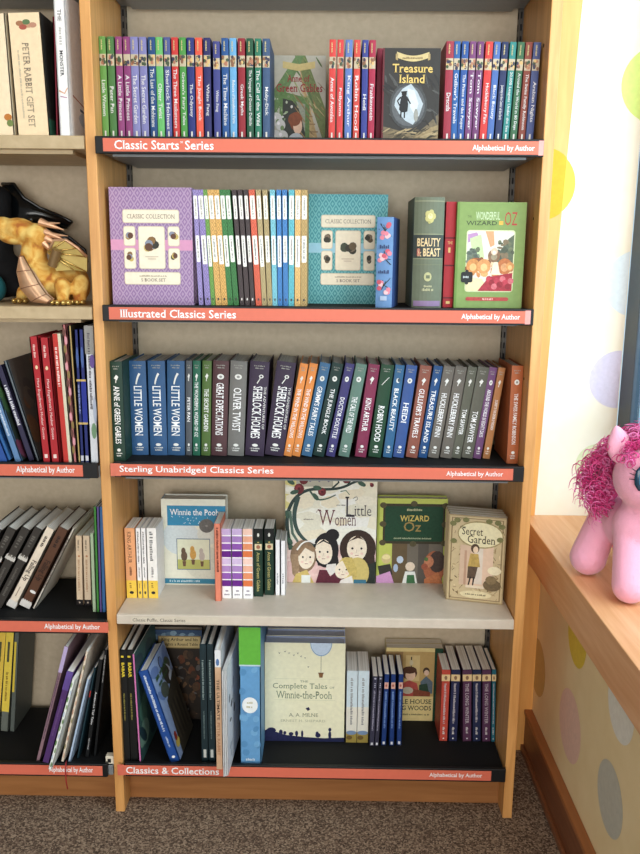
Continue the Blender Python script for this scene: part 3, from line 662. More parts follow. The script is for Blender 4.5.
# third shelf --------------------------------------------------------
SIL = (226, 226, 220)
def sp_ster(title, v0, v1, emblem='leaf', wide=.5, off=0, sub=False):
    def f(a):
        a.marks(.22, .04, .78, .055, (160, 160, 150)); a.marks(.28, .065, .72, .078, (160, 160, 150))
        w = a.W
        if emblem == 'feather': a.line([(.62, .13), (.5, .17), (.42, .22), (.40, .245)], .005, SIL)
        elif emblem == 'ring': a.ell(.5, .165, .22, .028, SIL, 14); a.ell(.5, .165, .10, .013, (150, 150, 146), 10)
        elif emblem == 'key': a.line([(.42, .23), (.6, .165)], .0022, SIL); a.ell(.62, .155, .12, .02, SIL, 10); a.ell(.62, .155, .06, .01, (60, 46, 70), 8)
        elif emblem == 'line': a.line([(.25, .22), (.75, .13)], .0016, SIL)
        elif emblem == 'moon': a.ell(.5, .165, .2, .026, SIL, 12); a.ell(.6, .16, .16, .02, (70, 90, 110), 12)
        else: a.line([(.45, .21), (.5, .14)], .0018, SIL); a.poly([(.30, .165), (.5, .13), (.68, .15), (.55, .185)], SIL)
        a.text(title, .5-wide/2+off, v0, .5+wide/2+off, v1, WHITE, .008, None, True)
        if sub: a.text('THE ADVENTURES OF', .5+wide/2+off+.08, v0, .5+wide/2+off+.2, v1-.1, SIL, 0, None, True)
        a.ell(.5, .885, .16, .016, SIL, 10); a.marks(.25, .91, .75, .925, SIL); a.marks(.3, .935, .7, .95, SIL)
    return f
R3 = [('dark green hardcover', (28, 66, 50), 111.2, 123.5, 107.7, 121.8, 'ANNE of GREEN GABLES', .24, .82, 'leaf', {'yb': 459.8, 'yt': 361.7, 'y': .03}),
 ('steel blue hardcover', (48, 98, 152), 131.8, 148.5, 128, 145.5, 'LITTLE WOMEN', .26, .79, 'feather', {}),
 ('steel blue hardcover', (46, 96, 150), 150.7, 166.7, 147.3, 165.3, 'LITTLE WOMEN', .26, .79, 'feather', {}),
 ('steel blue hardcover', (48, 98, 150), 167.9, 184.5, 166.7, 184.5, 'LITTLE WOMEN', .26, .79, 'feather', {}),
 ('narrow grey hardcover', (86, 92, 100), 185.9, 191.9, 185.9, 191.9, 'PETER PAN', .38, .64, 'leaf', {}),
 ('narrow teal green hardcover', (28, 112, 84), 192.8, 200, 192.8, 200.5, 'THE WONDERFUL WIZARD OF OZ', .22, .80, 'leaf', {}),
 ('olive green hardcover', (82, 116, 48), 201.4, 209.5, 201.7, 211.7, 'THE SECRET GARDEN', .29, .74, 'leaf', {}),
 ('maroon hardcover', (94, 58, 62), 211.2, 226.6, 213.4, 228.9, 'GREAT EXPECTATIONS', .23, .78, 'ring', {}),
 ('mid grey hardcover', (122, 120, 116), 227.5, 243, 230, 247.3, 'OLIVER TWIST', .28, .74, 'ring', {}),
 ('dark plum hardcover', (66, 50, 78), 245, 263.2, 249.8, 269.6, 'SHERLOCK HOLMES', .26, .81, 'key', {}),
 ('dark plum hardcover', (64, 48, 76), 264.4, 282.1, 275.6, 296.2, 'SHERLOCK HOLMES', .26, .81, 'key', {}),
 ('bright orange hardcover', (242, 140, 58), 282.3, 291.2, 298.9, 308.4, 'THE WIND IN THE WILLOWS', .27, .80, 'none', {'yt': 364}),
 ('bright orange hardcover', (240, 138, 56), 291.7, 299.8, 309.6, 318.1, 'THE WIND IN THE WILLOWS', .27, .80, 'none', {'yt': 364}),
 ('steel blue hardcover', (58, 112, 158), 301, 311, 319.5, 330.7, "GRIMM'S FAIRY TALES", .25, .78, 'ring', {}),
 ('dark bottle green hardcover', (22, 60, 56), 312.6, 323, 331.6, 343.6, 'THE JUNGLE BOOK', .27, .76, 'ring', {}),
 ('indigo hardcover', (66, 60, 128), 325.5, 334, 345, 354.8, 'DOCTOR DOLITTLE', .36, .80, 'ring', {}),
 ('sage grey hardcover', (98, 134, 120), 338, 349, 356.5, 366.8, 'THE CALL OF THE WILD', .35, .74, 'ring', {}),
 ('crimson hardcover', (148, 44, 84), 354.7, 365.6, 368.5, 380, 'KING ARTHUR', .36, .72, 'leaf', {}),
 ('forest green hardcover', (28, 78, 50), 368.2, 380.2, 380.8, 394.3, 'ROBIN HOOD', .44, .83, 'line', {}),
 ('mid blue hardcover', (46, 108, 158), 382.7, 391.2, 395.1, 404.8, 'BLACK BEAUTY', .25, .71, 'moon', {}),
 ('royal blue hardcover', (54, 92, 166), 392.9, 403.1, 406, 417.5, 'HEIDI', .40, .62, 'ring', {}),
 ('russet hardcover', (156, 84, 66), 405.7, 415.8, 418.9, 432, "GULLIVER'S TRAVELS", .25, .78, 'leaf', {}),
 ('deep blue hardcover', (22, 82, 148), 418, 425.7, 432.8, 443, 'TREASURE ISLAND', .26, .83, 'leaf', {}),
 ('taupe hardcover', (116, 108, 98), 427.7, 437.9, 443.3, 454.9, 'HUCKLEBERRY FINN', .29, .77, 'leaf', {}),
 ('taupe hardcover', (112, 104, 94), 440, 451, 455.3, 467.2, 'HUCKLEBERRY FINN', .29, .77, 'leaf', {}),
 ('olive grey hardcover', (100, 100, 84), 451.5, 460.4, 468, 477.4, 'TOM SAWYER', .46, .74, 'leaf', {}),
 ('olive grey hardcover', (102, 100, 86), 461.2, 472.3, 478.2, 489.7, 'TOM SAWYER', .48, .83, 'leaf', {}),
 ('mauve purple hardcover', (122, 72, 124), 473.1, 480.7, 488, 495, 'AROUND THE WORLD IN EIGHTY DAYS', .24, .76, 'ring', {}),
 ('golden brown hardcover', (188, 118, 62), 482.6, 489.6, 499, 505.2, 'JOURNEY TO THE CENTER OF THE EARTH', .35, .68, 'leaf', {})]
row([(lk, c, a_, b_, c_, d_, dict(ex, art=sp_ster(ti, v0, v1, em, .48, -.02, 'plum' in lk), pages=PAGESG)) for lk, c, a_, b_, c_, d_, ti, v0, v1, em, ex in R3], 'r3', .092, S3, 456.5, lambda x: 361+max(0, x-230)*.026, .145)
p0, p1 = at(508.5, 462, .07), at(519.8, 462, .07)
spine_book('burnt orange hardcover', 'r3', (XR-.0262, .052, S3+.0006), .0250, at(518, 366, .052).z-S3, .145, (196, 98, 48), 0, art=sp_ster('THE SWISS FAMILY ROBINSON', .28, .80, 'ring', .34), pages=PAGESG)

# tan shelf ----------------------------------------------------------
def sp_puffin(c, title, tc):
    def f(a):
        a.rect(0, 0, 1, 1, c); (a.text(title, .25, .05, .62, .50, tc, .0, None, True) if title == 'KING ARTHUR' else a.marks(.25, .05, .62, .5, tc, 0, None, True)); a.marks(.35, .55, .6, .70, tc, 0, None, True)
        a.rect(0, .745, 1, 1, (246, 204, 60)); a.ell(.5, .92, .22, .022, (50, 46, 50), 10); a.marks(.3, .78, .55, .86, (160, 120, 40), 0, None, True)
    return f
row([('orange paperback with yellow foot', (240, 160, 100), 127.2, 136.5, 123.4, 134.1, {'art': sp_puffin((242, 168, 112), 'KING ARTHUR', (110, 60, 40))}),
     ('thin white paperback with yellow foot', (232, 232, 232), 138.4, 142.2, 135.2, 139.7, {'art': sp_puffin((236, 236, 236), None, (60, 60, 80))}),
     ('thin white paperback with yellow foot', (232, 232, 232), 143.5, 147.8, 141.2, 145.3, {'art': sp_puffin((236, 236, 236), None, (60, 60, 80))}),
     ('wider white paperback with yellow foot', (232, 230, 226), 149, 158.4, 146.8, 156.2, {'art': sp_puffin((236, 234, 230), None, (130, 130, 130))})],
    'r4', .087, S4, 599.5, 528.3, .082, hard=False)
def art_pooh(a):
    a.rect(0, 0, 1, 1, (226, 226, 206)); a.ell(.3, .45, .3, .2, (206, 218, 220), 18); a.ell(.7, .75, .35, .2, (212, 214, 196), 18); a.ell(.75, .4, .2, .12, (214, 218, 206), 18)
    a.rect(.09, .075, 1, .305, (44, 148, 196))
    r = random.Random(2)
    for k in range(26): a.ell(.14+.6*r.random(), .20+.08*r.random(), .006, .005, (220, 236, 240), 6)
    a.text('Winnie the Pooh', .13, .115, .90, .185, WHITE, .008)
    a.ell(.70, .305, .115, .08, (112, 110, 106), 24); a.ell(.70, .305, .02, .014, (150, 148, 142), 8)
    a.rect(.225, .455, .75, .82, (70, 110, 150)); a.rect(.235, .463, .74, .812, (222, 226, 196)); a.rect(.235, .70, .74, .812, (186, 190, 96))
    for (u, v, s, c) in ((.34, .66, .05, (112, 88, 66)), (.48, .64, .05, (214, 160, 70)), (.62, .66, .045, (190, 180, 170))):   # plain potted shrubs in place of the printed figures
        a.poly([(u-s*.6, v+.06), (u+s*.6, v+.06), (u+s*.4, v+.12), (u-s*.4, v+.12)], (120, 84, 60)); a.ell(u, v, s, s*1.2, c, 14); a.ell(u-.01, v-.06, s*.7, s*.8, c, 12)
    a.rect(0, .925, 1, .985, (50, 140, 176)); a.marks(.1, .94, .6, .968, (190, 220, 230))
p0, p1 = at(162.3, 545, .172), at(226, 545, .172)
root = face_book('pale storybook gift box with blue title panel facing out', 'r4', (p0.x, .172, S4+.0006), p1.x-p0.x, .045, at(190, 499.8, .168).z-S4, (224, 224, 210), art_pooh, spine=(206, 212, 214), cat='book')
def sp_plain(title, tc, v0=.1, v1=.7, extra=None, w=.4):
    def f(a):
        if extra: extra(a)
        (a.text(title, .5-w/2, v0, .5+w/2, v1, tc, .004, None, True) if title else a.marks(.5-w/2, v0, .5+w/2, v1, tc, 0, None, True))
    return f
def stripes(cols):
    def f(a):
        a.rect(0, 0, 1, 1, (244, 242, 240))
        v = 0
        for i, c in enumerate(cols): a.rect(0, v, 1, v+.088, c); v += .105
        a.rect(.35, .88, .65, .90, (160, 150, 170)); a.marks(.2, .93, .8, .955, (150, 140, 160))
    return f
PU = [(204, 176, 226), (176, 130, 208), (156, 86, 196), (118, 24, 160), (212, 188, 230), (184, 140, 212), (160, 92, 198), (120, 30, 162)]
OR = [(248, 200, 180), (246, 170, 136), (246, 146, 96), (244, 120, 58), (250, 206, 190), (248, 178, 148), (246, 146, 96), (244, 118, 56)]
def gcl(a):
    a.rect(0, .0, 1, .17, (16, 22, 22)); a.rrect(.12, .22, .88, .31, .001, (222, 206, 160)); a.ell(.5, .265, .22, .03, (176, 110, 80), 10); a.ell(.5, .09, .12, .03, (220, 220, 210), 8); a.rect(.4, .19, .6, .205, (210, 180, 90))
row([('salmon orange paperback spine', (244, 132, 100), 215.3, 221, 214.2, 221, {'art': sp_plain(None, (120, 40, 30), .05, .62), 'yb': 602.7, 'yt': 524, 'y': .076, 'd': .094}),
     ('purple striped paperback', (238, 236, 238), 222.2, 231.6, 221.9, 230.8, {'art': stripes(PU)}), ('purple striped paperback', (238, 236, 238), 232.7, 242.5, 232, 241.5, {'art': stripes(PU)}), ('orange striped paperback', (240, 236, 232), 243.4, 252.8, 243, 252.2, {'art': stripes(OR)}),
     ('dark green paperback', (20, 62, 44), 254, 262.7, 253.3, 263, {'art': sp_plain('Anne of Green Gables', (206, 190, 110), .34, .92, gcl, .36), 'y': .105, 'yb': 597.6}), ('dark green paperback', (20, 62, 44), 264.6, 274, 264.6, 274.3, {'art': sp_plain('Anne of Green Gables', (206, 190, 110), .34, .92, gcl, .36), 'y': .115, 'yb': 595.5}),
     ('slim white paperback', (236, 236, 238), 275.4, 280, 275.8, 280, {'art': sp_plain(None, (150, 150, 160), .6, .8), 'y': .115, 'yb': 596, 'yt': 540, 'pages': PAGESG}), ('slim white paperback', (238, 238, 240), 280.8, 285.3, 280.8, 285.5, {'art': sp_plain(None, (150, 150, 160), .6, .8), 'y': .115, 'yb': 596, 'yt': 541, 'pages': PAGESG})],
    'r4', .093, S4, 599.5, 529, .076, hard=False)
def art_women(a):
    cr = (238, 232, 206)
    a.rect(0, 0, 1, 1, cr); a.rect(0, .55, 1, .8, (238, 214, 204)); a.rect(0, .72, 1, 1, (236, 194, 190)); a.ell(.5, .4, .42, .26, (242, 240, 232), 24); a.poly([(0, 0), (.35, 0), (.1, .3), (0, .5)], (226, 214, 130))
    a.strokes(.02, .0, .98, .6, 40, .16, .05, [(240, 234, 212), (232, 228, 206), (238, 228, 200), (244, 240, 226)], 12); a.strokes(.02, .7, .98, .98, 30, .14, .04, [(238, 200, 194), (234, 190, 186), (240, 210, 200)], 13)
    a.rect(.12, 0, .52, .13, (190, 186, 166))
    for k in range(8): a.ell(.17+.1*(k % 4), .03+.05*(k//4), .012, .01, (130, 120, 150), 7)
    def br(p, w, c=(46, 70, 66)): a.line(p, w, c)
    br([(.06, .70), (.02, .52), (.02, .38), (.07, .27), (.16, .19), (.28, .15), (.45, .155), (.62, .14), (.78, .07), (1, .05)], .010)
    br([(.14, .22), (.09, .38), (.12, .52), (.22, .62), (.36, .68)], .012, (60, 90, 84)); br([(.05, .35), (.08, .55), (.18, .68)], .008, (90, 120, 104))
    br([(.5, .15), (.58, .09), (.56, .03)], .005); br([(.68, .11), (.74, .02)], .005); br([(.6, .17), (.66, .16), (.70, .2)], .003, (110, 140, 110)); br([(.27, .17), (.34, .25), (.45, .24), (.55, .2)], .005, (70, 104, 84))
    for (u, v, r_) in ((.15, .15, .055), (.20, .07, .05), (.40, .175, .045), (.66, .065, .04), (.88, .0, .05), (.94, .11, .022)):
        a.ell(u, v, r_, r_*.85, (130, 34, 44), 12); a.ell(u-.01, v-.01, r_*.6, r_*.5, (168, 56, 64), 10); a.ell(u, v, r_*.3, r_*.25, (104, 22, 34), 8)
    for (u, v, rt) in ((.06, .09, .6), (.10, .18, -.3), (.33, .22, .9), (.83, .10, .5), (.80, .03, -.5), (.02, .38, 1.2), (.05, .62, 1), (.35, .14, .2), (.08, .68, .4)): a.ell(u, v, .05, .02, (66, 104, 84), 9, rt)
    a.text('L', .655, .215, .755, .395, (60, 52, 64), -.01); a.text('ittle', .755, .29, .94, .385, (60, 52, 64), -.008); a.text('W', .36, .335, .545, .475, (128, 44, 58), -.01); a.text('omen', .545, .40, .775, .475, (110, 50, 62), -.008); a.line([(.66, .39), (.70, .37), (.76, .395)], .002, (60, 52, 64)); a.line([(.74, .23), (.78, .21), (.79, .24), (.76, .25)], .0015, (60, 52, 64)); a.line([(.34, .36), (.36, .33), (.40, .35)], .0015, (128, 44, 58)); a.marks(.56, .285, .66, .297, (120, 110, 100)); a.marks(.2, .415, .31, .428, (120, 110, 100))
    sk = (240, 224, 200); ey = (40, 40, 50)
    def face(u, v, rx_, ry_, tilt=0):
        a.ell(u, v, rx_, ry_, sk, 20, tilt); a.ell(u-rx_*.45, v, rx_*.12, ry_*.09, ey, 8); a.ell(u+rx_*.45, v, rx_*.12, ry_*.09, ey, 8); a.line([(u, v+.01), (u-.008, v+ry_*.35)], .0012, (200, 170, 150)); a.line([(u-rx_*.2, v+ry_*.55), (u+rx_*.2, v+ry_*.55)], .0016, (170, 80, 80)); a.ell(u-rx_*.5, v+ry_*.4, rx_*.16, ry_*.1, (240, 200, 184), 8); a.ell(u+rx_*.5, v+ry_*.4, rx_*.16, ry_*.1, (240, 200, 184), 8)
    # brown haired girl at right
    a.ell(.80, .68, .20, .17, (66, 44, 36), 22); a.poly([(.62, .66), (.98, .70), (1, .86), (.9, .9), (.64, .82)], (66, 44, 36)); face(.79, .68, .11, .115); a.poly([(.66, .64), (.80, .555), (.92, .64), (.86, .60), (.80, .585), (.72, .61)], (80, 54, 42)); a.poly([(.80, .86), (1, .80), (1, 1), (.84, 1)], (40, 52, 46))
    # black haired girl
    a.ell(.45, .70, .14, .16, (30, 28, 32), 22); a.ell(.52, .56, .075, .055, (30, 28, 32), 14); a.poly([(.34, .66), (.56, .66), (.60, .84), (.50, .86), (.36, .84)], (30, 28, 32)); face(.425, .715, .095, .115, -.1); a.poly([(.33, .66), (.42, .60), (.53, .66), (.50, .63), (.42, .62)], (36, 34, 38)); a.poly([(.46, .83), (.56, .82), (.58, .92), (.44, .93)], (226, 220, 214)); a.poly([(.34, 1), (.38, .88), (.46, .88), (.5, .94), (.58, .88), (.70, .93), (.74, 1)], (112, 36, 58))
    # light brown haired girl at left
    a.ell(.20, .76, .145, .15, (150, 118, 88), 22); a.poly([(.06, .74), (.16, .74), (.14, .98), (.08, .92)], (170, 138, 104)); face(.235, .765, .09, .11, .1); a.poly([(.14, .70), (.22, .645), (.34, .68), (.31, .72), (.22, .68), (.15, .76)], (160, 126, 92)); a.line([(.13, .70), (.19, .63), (.27, .615), (.33, .64)], .0045, (236, 236, 232)); a.poly([(.08, 1), (.12, .92), (.24, .88), (.32, 1)], (214, 186, 100)); a.rect(.18, .93, .28, 1, (230, 234, 228))
    # fair haired girl in front
    a.ell(.80, .90, .13, .14, (214, 190, 104), 20); a.ell(.68, .86, .10, .10, (222, 200, 120), 18); face(.64, .875, .085, .085, .35); a.poly([(.62, .77), (.74, .76), (.80, .88), (.78, 1), (.70, .90)], (206, 180, 92)); a.rect(.76, .965, .90, 1, (60, 130, 160)); a.poly([(.62, .97), (.74, .93), (.76, 1), (.6, 1)], (232, 226, 220))
p0, p1 = at(285.3, 560, .20), at(375.6, 560, .20)
face_book('tall cream cover with four girls and rose vine facing out', 'r4', (p0.x, .198, S4+.0006), p1.x-p0.x, .022, at(330, 472, .2).z-S4, (236, 226, 200), art_women)
def art_emerald(a):
    a.rect(0, 0, 1, 1, (196, 206, 84)); a.rect(.0, 0, .03, 1, (160, 174, 66)); a.rect(.22, .50, .44, 1, (112, 90, 58)); a.rect(.44, .5, .96, 1, (120, 110, 96)); a.rect(.6, .5, .75, 1, (96, 88, 78))
    g1, g2 = (66, 58, 34), (20, 78, 48)
    a.rrect(.08, .06, .97, .53, .004, g1); a.rrect(.11, .09, .94, .50, .003, g2)
    for (u, v) in ((.08, .08), (.52, .06), (.97, .08), (.08, .30), (.97, .30), (.08, .52), (.52, .53), (.97, .52)): a.ell(u, v, .05, .035, (94, 84, 50), 10)
    a.marks(.42, .115, .66, .145, (190, 190, 140)); a.text('WIZARD', .32, .195, .74, .265, (226, 196, 90), .01); a.text('Oz', .38, .27, .63, .385, (170, 140, 70), .005); a.marks(.24, .455, .78, .475, (170, 180, 140))
    a.ell(.84, .80, .16, .19, (190, 104, 66), 18); a.ell(.88, .74, .12, .13, (84, 64, 56), 14); a.ell(.76, .74, .07, .07, (210, 130, 90), 12); a.ell(.70, .80, .05, .04, (176, 88, 60), 10); a.poly([(.7, .95), (.9, .86), (.97, 1), (.7, 1)], (206, 120, 70)); a.ell(.72, .71, .03, .025, (90, 130, 60), 8)
    a.ell(.14, .71, .07, .06, (214, 190, 130), 12); a.ell(.14, .69, .06, .03, (236, 220, 150), 10); a.poly([(.02, .8), (.2, .77), (.24, .9), (.05, .92)], (60, 56, 50)); a.poly([(0, .92), (.2, .86), (.26, 1), (0, 1)], (214, 150, 206))
    a.ell(.34, .72, .05, .045, (190, 206, 226), 9); a.ell(.28, .82, .035, .05, (170, 190, 220), 9); a.ell(.49, .80, .07, .055, (228, 206, 180), 12); a.poly([(.42, .86), (.56, .86), (.6, 1), (.38, 1)], (226, 226, 220)); a.poly([(.45, .9), (.55, .9), (.57, 1), (.44, 1)], (60, 120, 70))
p0, p1 = at(376.8, 545, .205), at(446, 545, .205)
face_book('yellow green hardcover with dark green title plaque facing out', 'r4', (p0.x, .2025, S4+.0006), p1.x-p0.x, .03, at(412, 498.5, .205).z-S4, (196, 206, 84), art_emerald)
def art_garden(a):
    a.rect(0, 0, 1, 1, (172, 148, 104)); a.rect(.02, .015, .98, .985, (204, 180, 132)); a.rect(.05, .03, .95, .97, (150, 124, 82)); a.rect(.07, .04, .93, .96, (206, 182, 136))
    r = random.Random(9)
    for k in range(90):
        u, v = r.random(), r.random()
        if .2 < u < .85 and .2 < v < .85: continue
        a.line([(u*.9+.05, v*.92+.04), (u*.9+.05+(r.random()-.5)*.12, v*.92+.04+(r.random()-.5)*.1)], .0012, [(120, 92, 56), (146, 118, 76), (96, 80, 50)][k % 3])
    a.strokes(.08, .36, .92, .92, 110, .035, .006, [(176, 146, 98), (150, 120, 76), (222, 200, 152), (120, 96, 60), (196, 150, 120)], 10, .4, 2.4)
    a.rect(.22, .34, .42, .8, (214, 180, 150)); a.rect(.42, .32, .80, .82, (226, 190, 160)); a.rect(.46, .36, .62, .78, (220, 204, 186)); a.rect(.3, .40, .34, .8, (196, 150, 120))
    a.ell(.56, .21, .40, .155, (170, 150, 96), 24, .04); a.ell(.56, .21, .38, .14, (226, 214, 168), 24, .04); a.text('the', .20, .115, .30, .15, (80, 60, 40)); a.text('Secret', .24, .13, .60, .22, (66, 50, 36), .003); a.text('Garden', .34, .22, .82, .31, (66, 50, 36), .003)
    a.ell(.48, .37, .075, .055, (92, 66, 44), 14); a.ell(.49, .385, .045, .04, (232, 200, 166), 12); a.poly([(.40, .43), (.54, .43), (.58, .58), (.36, .60)], (196, 160, 76)); a.poly([(.37, .58), (.54, .58), (.50, .72), (.36, .72)], (104, 80, 60)); a.line([(.42, .70), (.38, .82)], .004, (60, 46, 38)); a.line([(.48, .70), (.46, .82)], .004, (60, 46, 38))
    a.rect(.34, .80, .66, .83, (226, 206, 176)); a.ell(.83, .61, .12, .05, (232, 218, 178), 14); a.ell(.80, .78, .16, .07, (120, 98, 64), 12); a.ell(.78, .72, .1, .05, (140, 116, 76), 10); a.ell(.52, .905, .28, .045, (224, 208, 160), 16); a.marks(.34, .895, .70, .915, (100, 80, 56))
    for (u, v) in ((.08, .1), (.92, .1), (.15, .06), (.3, .05), (.7, .05), (.85, .06), (.9, .25), (.1, .3)): a.ell(u, v, .06, .03, (126, 124, 70), 8)
# four copies one behind another, turned slightly
q0, q1 = onz(447.3, 599.5, S4), onz(504, 605.4, S4); ang = math.atan2(q1.y-q0.y, q1.x-q0.x); ww = (q1-q0).length
hh = at(448.5, 514, q0.y).z-S4
for k in range(4):
    n_ = Vector((-.004, .0175*k, 0))
    face_book(['antique garden-print paperback facing out, front copy', 'garden-print paperback behind the front copy', 'garden-print paperback third in the slanted stack', 'garden-print paperback rearmost in the slanted stack'][k], 'r4', (q0.x+n_.x, q0.y+n_.y, S4+.0006), ww, .016, hh, (190, 168, 124), art_garden if k == 0 else (lambda a: a.rect(0, 0, 1, 1, (190, 166, 120))), rz=ang, hard=False, spine=(150, 126, 84))

# bottom shelf -------------------------------------------------------
def sp_babar(a):
    a.rect(.2, .05, .6, .066, (230, 200, 40)); a.text('BABAR', .22, .11, .68, .24, (236, 208, 40), .02, None, True); a.marks(.32, .38, .58, .62, (150, 140, 60), 0, None, True)
row([('black hardcover with yellow spine lettering', (24, 26, 26), 122.4, 129.5, 117.4, 124, {'art': sp_babar}), ('black hardcover with yellow spine lettering', (24, 26, 26), 131, 138, 125.4, 131.3, {'art': sp_babar})], 'r5', .010, S5, 759.4, 650, .185)
def side_pic(cols, seed):
    def f(a):
        r = random.Random(seed)
        a.rect(.02, .0, 1, 1, cols[0])
        for k in range(14): a.ell(.1+.8*r.random(), .1+.8*r.random(), .08+.14*r.random(), .04+.08*r.random(), cols[1+k % (len(cols)-1)], 10, r.random())
    return f
p0 = at(139.6, 763, .0); pt = at(132.5, 655, .0); ln = math.atan2(pt.x-p0.x, pt.z-S5)
spine_book('tall thin picture book with pink spine', 'r5', (p0.x, .002, S5+.0012), .0035, (pt.z-S5)/math.cos(ln), .19, (44, 84, 84), ln, rz=-.035, art=lambda a: a.rect(0, 0, 1, 1, (226, 120, 186)), side=side_pic([(56, 96, 92), (80, 130, 110), (40, 70, 80), (120, 160, 140)], 3), bulge=0, hard=False)
def side_blue(a):
    side_pic([(150, 176, 226), (206, 216, 236), (110, 140, 206), (90, 100, 90), (70, 66, 56)], 5)(a)
    a.poly([(.3, .45), (1, .3), (1, 1), (.2, 1)], (72, 66, 54))
    for k in range(9): a.line([(.3+.08*k, .5+.02*(k % 3)), (.36+.07*k, .9)], .006, [(96, 84, 66), (50, 46, 42)][k % 2])
    a.marks(.15, .14, .85, .19, (70, 110, 60)); a.marks(.2, .22, .7, .26, (70, 110, 60)); a.ell(.15, .85, .1, .05, (220, 190, 80), 8); a.ell(.14, .78, .06, .05, (180, 60, 50), 8)
p0 = at(170.8, 763, .012); pt = at(138.2, 672.5, .012); ln = math.atan2(pt.x-p0.x, pt.z-S5)
spine_book('royal blue hardcover leaning steeply left', 'r5', (p0.x, .010, S5+.0008), .0235, (pt.z-S5)/math.cos(ln), .15, (30, 84, 176), ln, rz=-.04, side=side_blue, art=lambda a: (a.marks(.35, .05, .62, .66, (214, 224, 240), 0, None, True), a.marks(.38, .72, .58, .84, (190, 206, 236), 0, None, True), a.ell(.5, .945, .18, .014, WHITE, 8)), bulge=0)
def art_arthur(a):
    a.rect(0, 0, 1, 1, (52, 42, 34)); a.rect(0, 0, 1, .12, (54, 82, 120)); r = random.Random(6)
    for k in range(10): a.ell(.08+.09*k, .04+.05*r.random(), .07, .03, [(120, 150, 170), (80, 110, 140)][k % 2], 9)
    a.strokes(.03, .28, .97, .97, 90, .05, .018, [(120, 86, 58), (84, 62, 46), (60, 48, 40), (140, 70, 44), (96, 92, 90)], 11, 0, 3)
    for k in range(30): a.ell(r.random()*.94+.03, .26+.7*r.random(), .07, .05, [(94, 66, 44), (70, 52, 38), (120, 84, 56), (46, 38, 34), (110, 60, 36)][k % 5], 9)
    a.rect(.14, .065, .98, .20, (160, 132, 78)); a.rect(.16, .075, .96, .19, (206, 180, 118)); a.text('King Arthur and his', .2, .085, .92, .13, (50, 40, 26), .006); a.text('Knights a Round Table', .2, .14, .92, .18, (50, 40, 26), .006)
p0, p1 = at(153, 690, .20), at(203, 690, .20)
face_book('dark brown picture-cover book standing behind the leaning one', 'r5', (p0.x, .20, S5+.0006), p1.x-p0.x, .025, at(178, 630, .20).z-S5, (60, 50, 40), art_arthur, rx=0)
def sp_owl(a): a.marks(.3, .13, .62, .46, (150, 176, 176), 0, None, True); a.marks(.38, .56, .6, .8, (120, 146, 146), 0, None, True); a.rect(.3, .89, .75, .96, (206, 212, 206))
def sp_ult(a):
    a.rect(0, 0, 1, 1, (226, 182, 142)); a.rect(0, 0, 1, .14, (226, 226, 228)); a.ell(.45, .10, .3, .03, (90, 130, 190), 8); a.text('THE ULTIMATE', .22, .24, .68, .58, (96, 66, 46), .01, None, True); a.text('PETER RABBIT', .22, .60, .68, .88, (190, 120, 80), .0, None, True)
row([('dark teal hardcover', (34, 58, 66), 202, 208, 199.5, 206, {'art': sp_owl}), ('dark teal hardcover', (34, 58, 66), 209, 215, 207, 213.5, {'art': sp_owl})], 'r5', .016, S5, 762, 644.5, .23)
xu = at(216, 772, -.03); ta = at(213.5, 650, -.03)
spine_book('tan hardcover overhanging the orange strip', 'r5', (at(215.9, 720, -.03).x, -.03, Z5+.0103), at(222.2, 772, -.03).x-xu.x-.001, ta.z-Z5-.01, .25, (214, 214, 216), 0, art=sp_ult, bulge=0)
xw = at(222.6, 735, -.06)
for k, (lk, dx) in enumerate((('thin white picture book jutting out furthest', 0), ('thin white picture book behind the jutting one', .009), ('thin white picture book beside the green-topped box', .018))):
    y_ = [-.058, -.056, -.054][k]; dx = .0038*k
    spine_book(lk, 'r5', (xw.x+dx, y_, Z5+.0103), [.0028, .0028, .0028][k], [at(223, 672, -.058).z-Z5-.01, at(223, 671, -.056).z-Z5-.01, at(223, 670, -.054).z-Z5-.01][k], .24, (230, 231, 232), 0, rz=-.05, hard=False,
               side=(lambda a: (a.rect(0, 0, 1, 1, (226, 228, 232)), a.strokes(.1, .15, .5, .9, 12, .05, .03, [(212, 214, 218), (190, 194, 200), (96, 98, 104)], 8))) if k == 2 else (lambda a: (a.rect(0, 0, 1, 1, (232, 233, 234)), a.ell(.25, .3, .1, .04, (90, 90, 96)), a.line([(.2, .3), (.3, .45), (.22, .6)], .003, (90, 90, 96)))),
               art=lambda a: (a.marks(.3, .15, .6, .35, (206, 200, 196), 0, None, True), a.rect(.4, .86, .6, .92, (190, 190, 196))))
def sp_blue(a):
    a.rect(0, 0, 1, .265, (96, 190, 52)); a.rect(0, .265, 1, .275, (190, 214, 226))
    r = random.Random(1)
    for k in range(16): a.ell(.1+.8*r.random(), .3+.64*r.random(), .1+.08*r.random(), .025, [(84, 150, 206), (112, 176, 226)][k % 2], 9, r.random())
    a.ell(.49, .555, .37, .058, (232, 236, 236), 24); a.marks(.35, .53, .65, .545, (190, 180, 130)); a.marks(.33, .56, .67, .575, (190, 180, 130)); a.marks(.28, .945, .72, .965, (206, 226, 240))
x0 = at(240.3, 765, .006).x; x1 = at(261.2, 765, .006).x
spine_book('tall blue box file with green top and white disc', 'r5', (x0, .006, S5+.0006), x1-x0, .478-S5, .24, (98, 164, 220), 0, art=sp_blue, bulge=0)
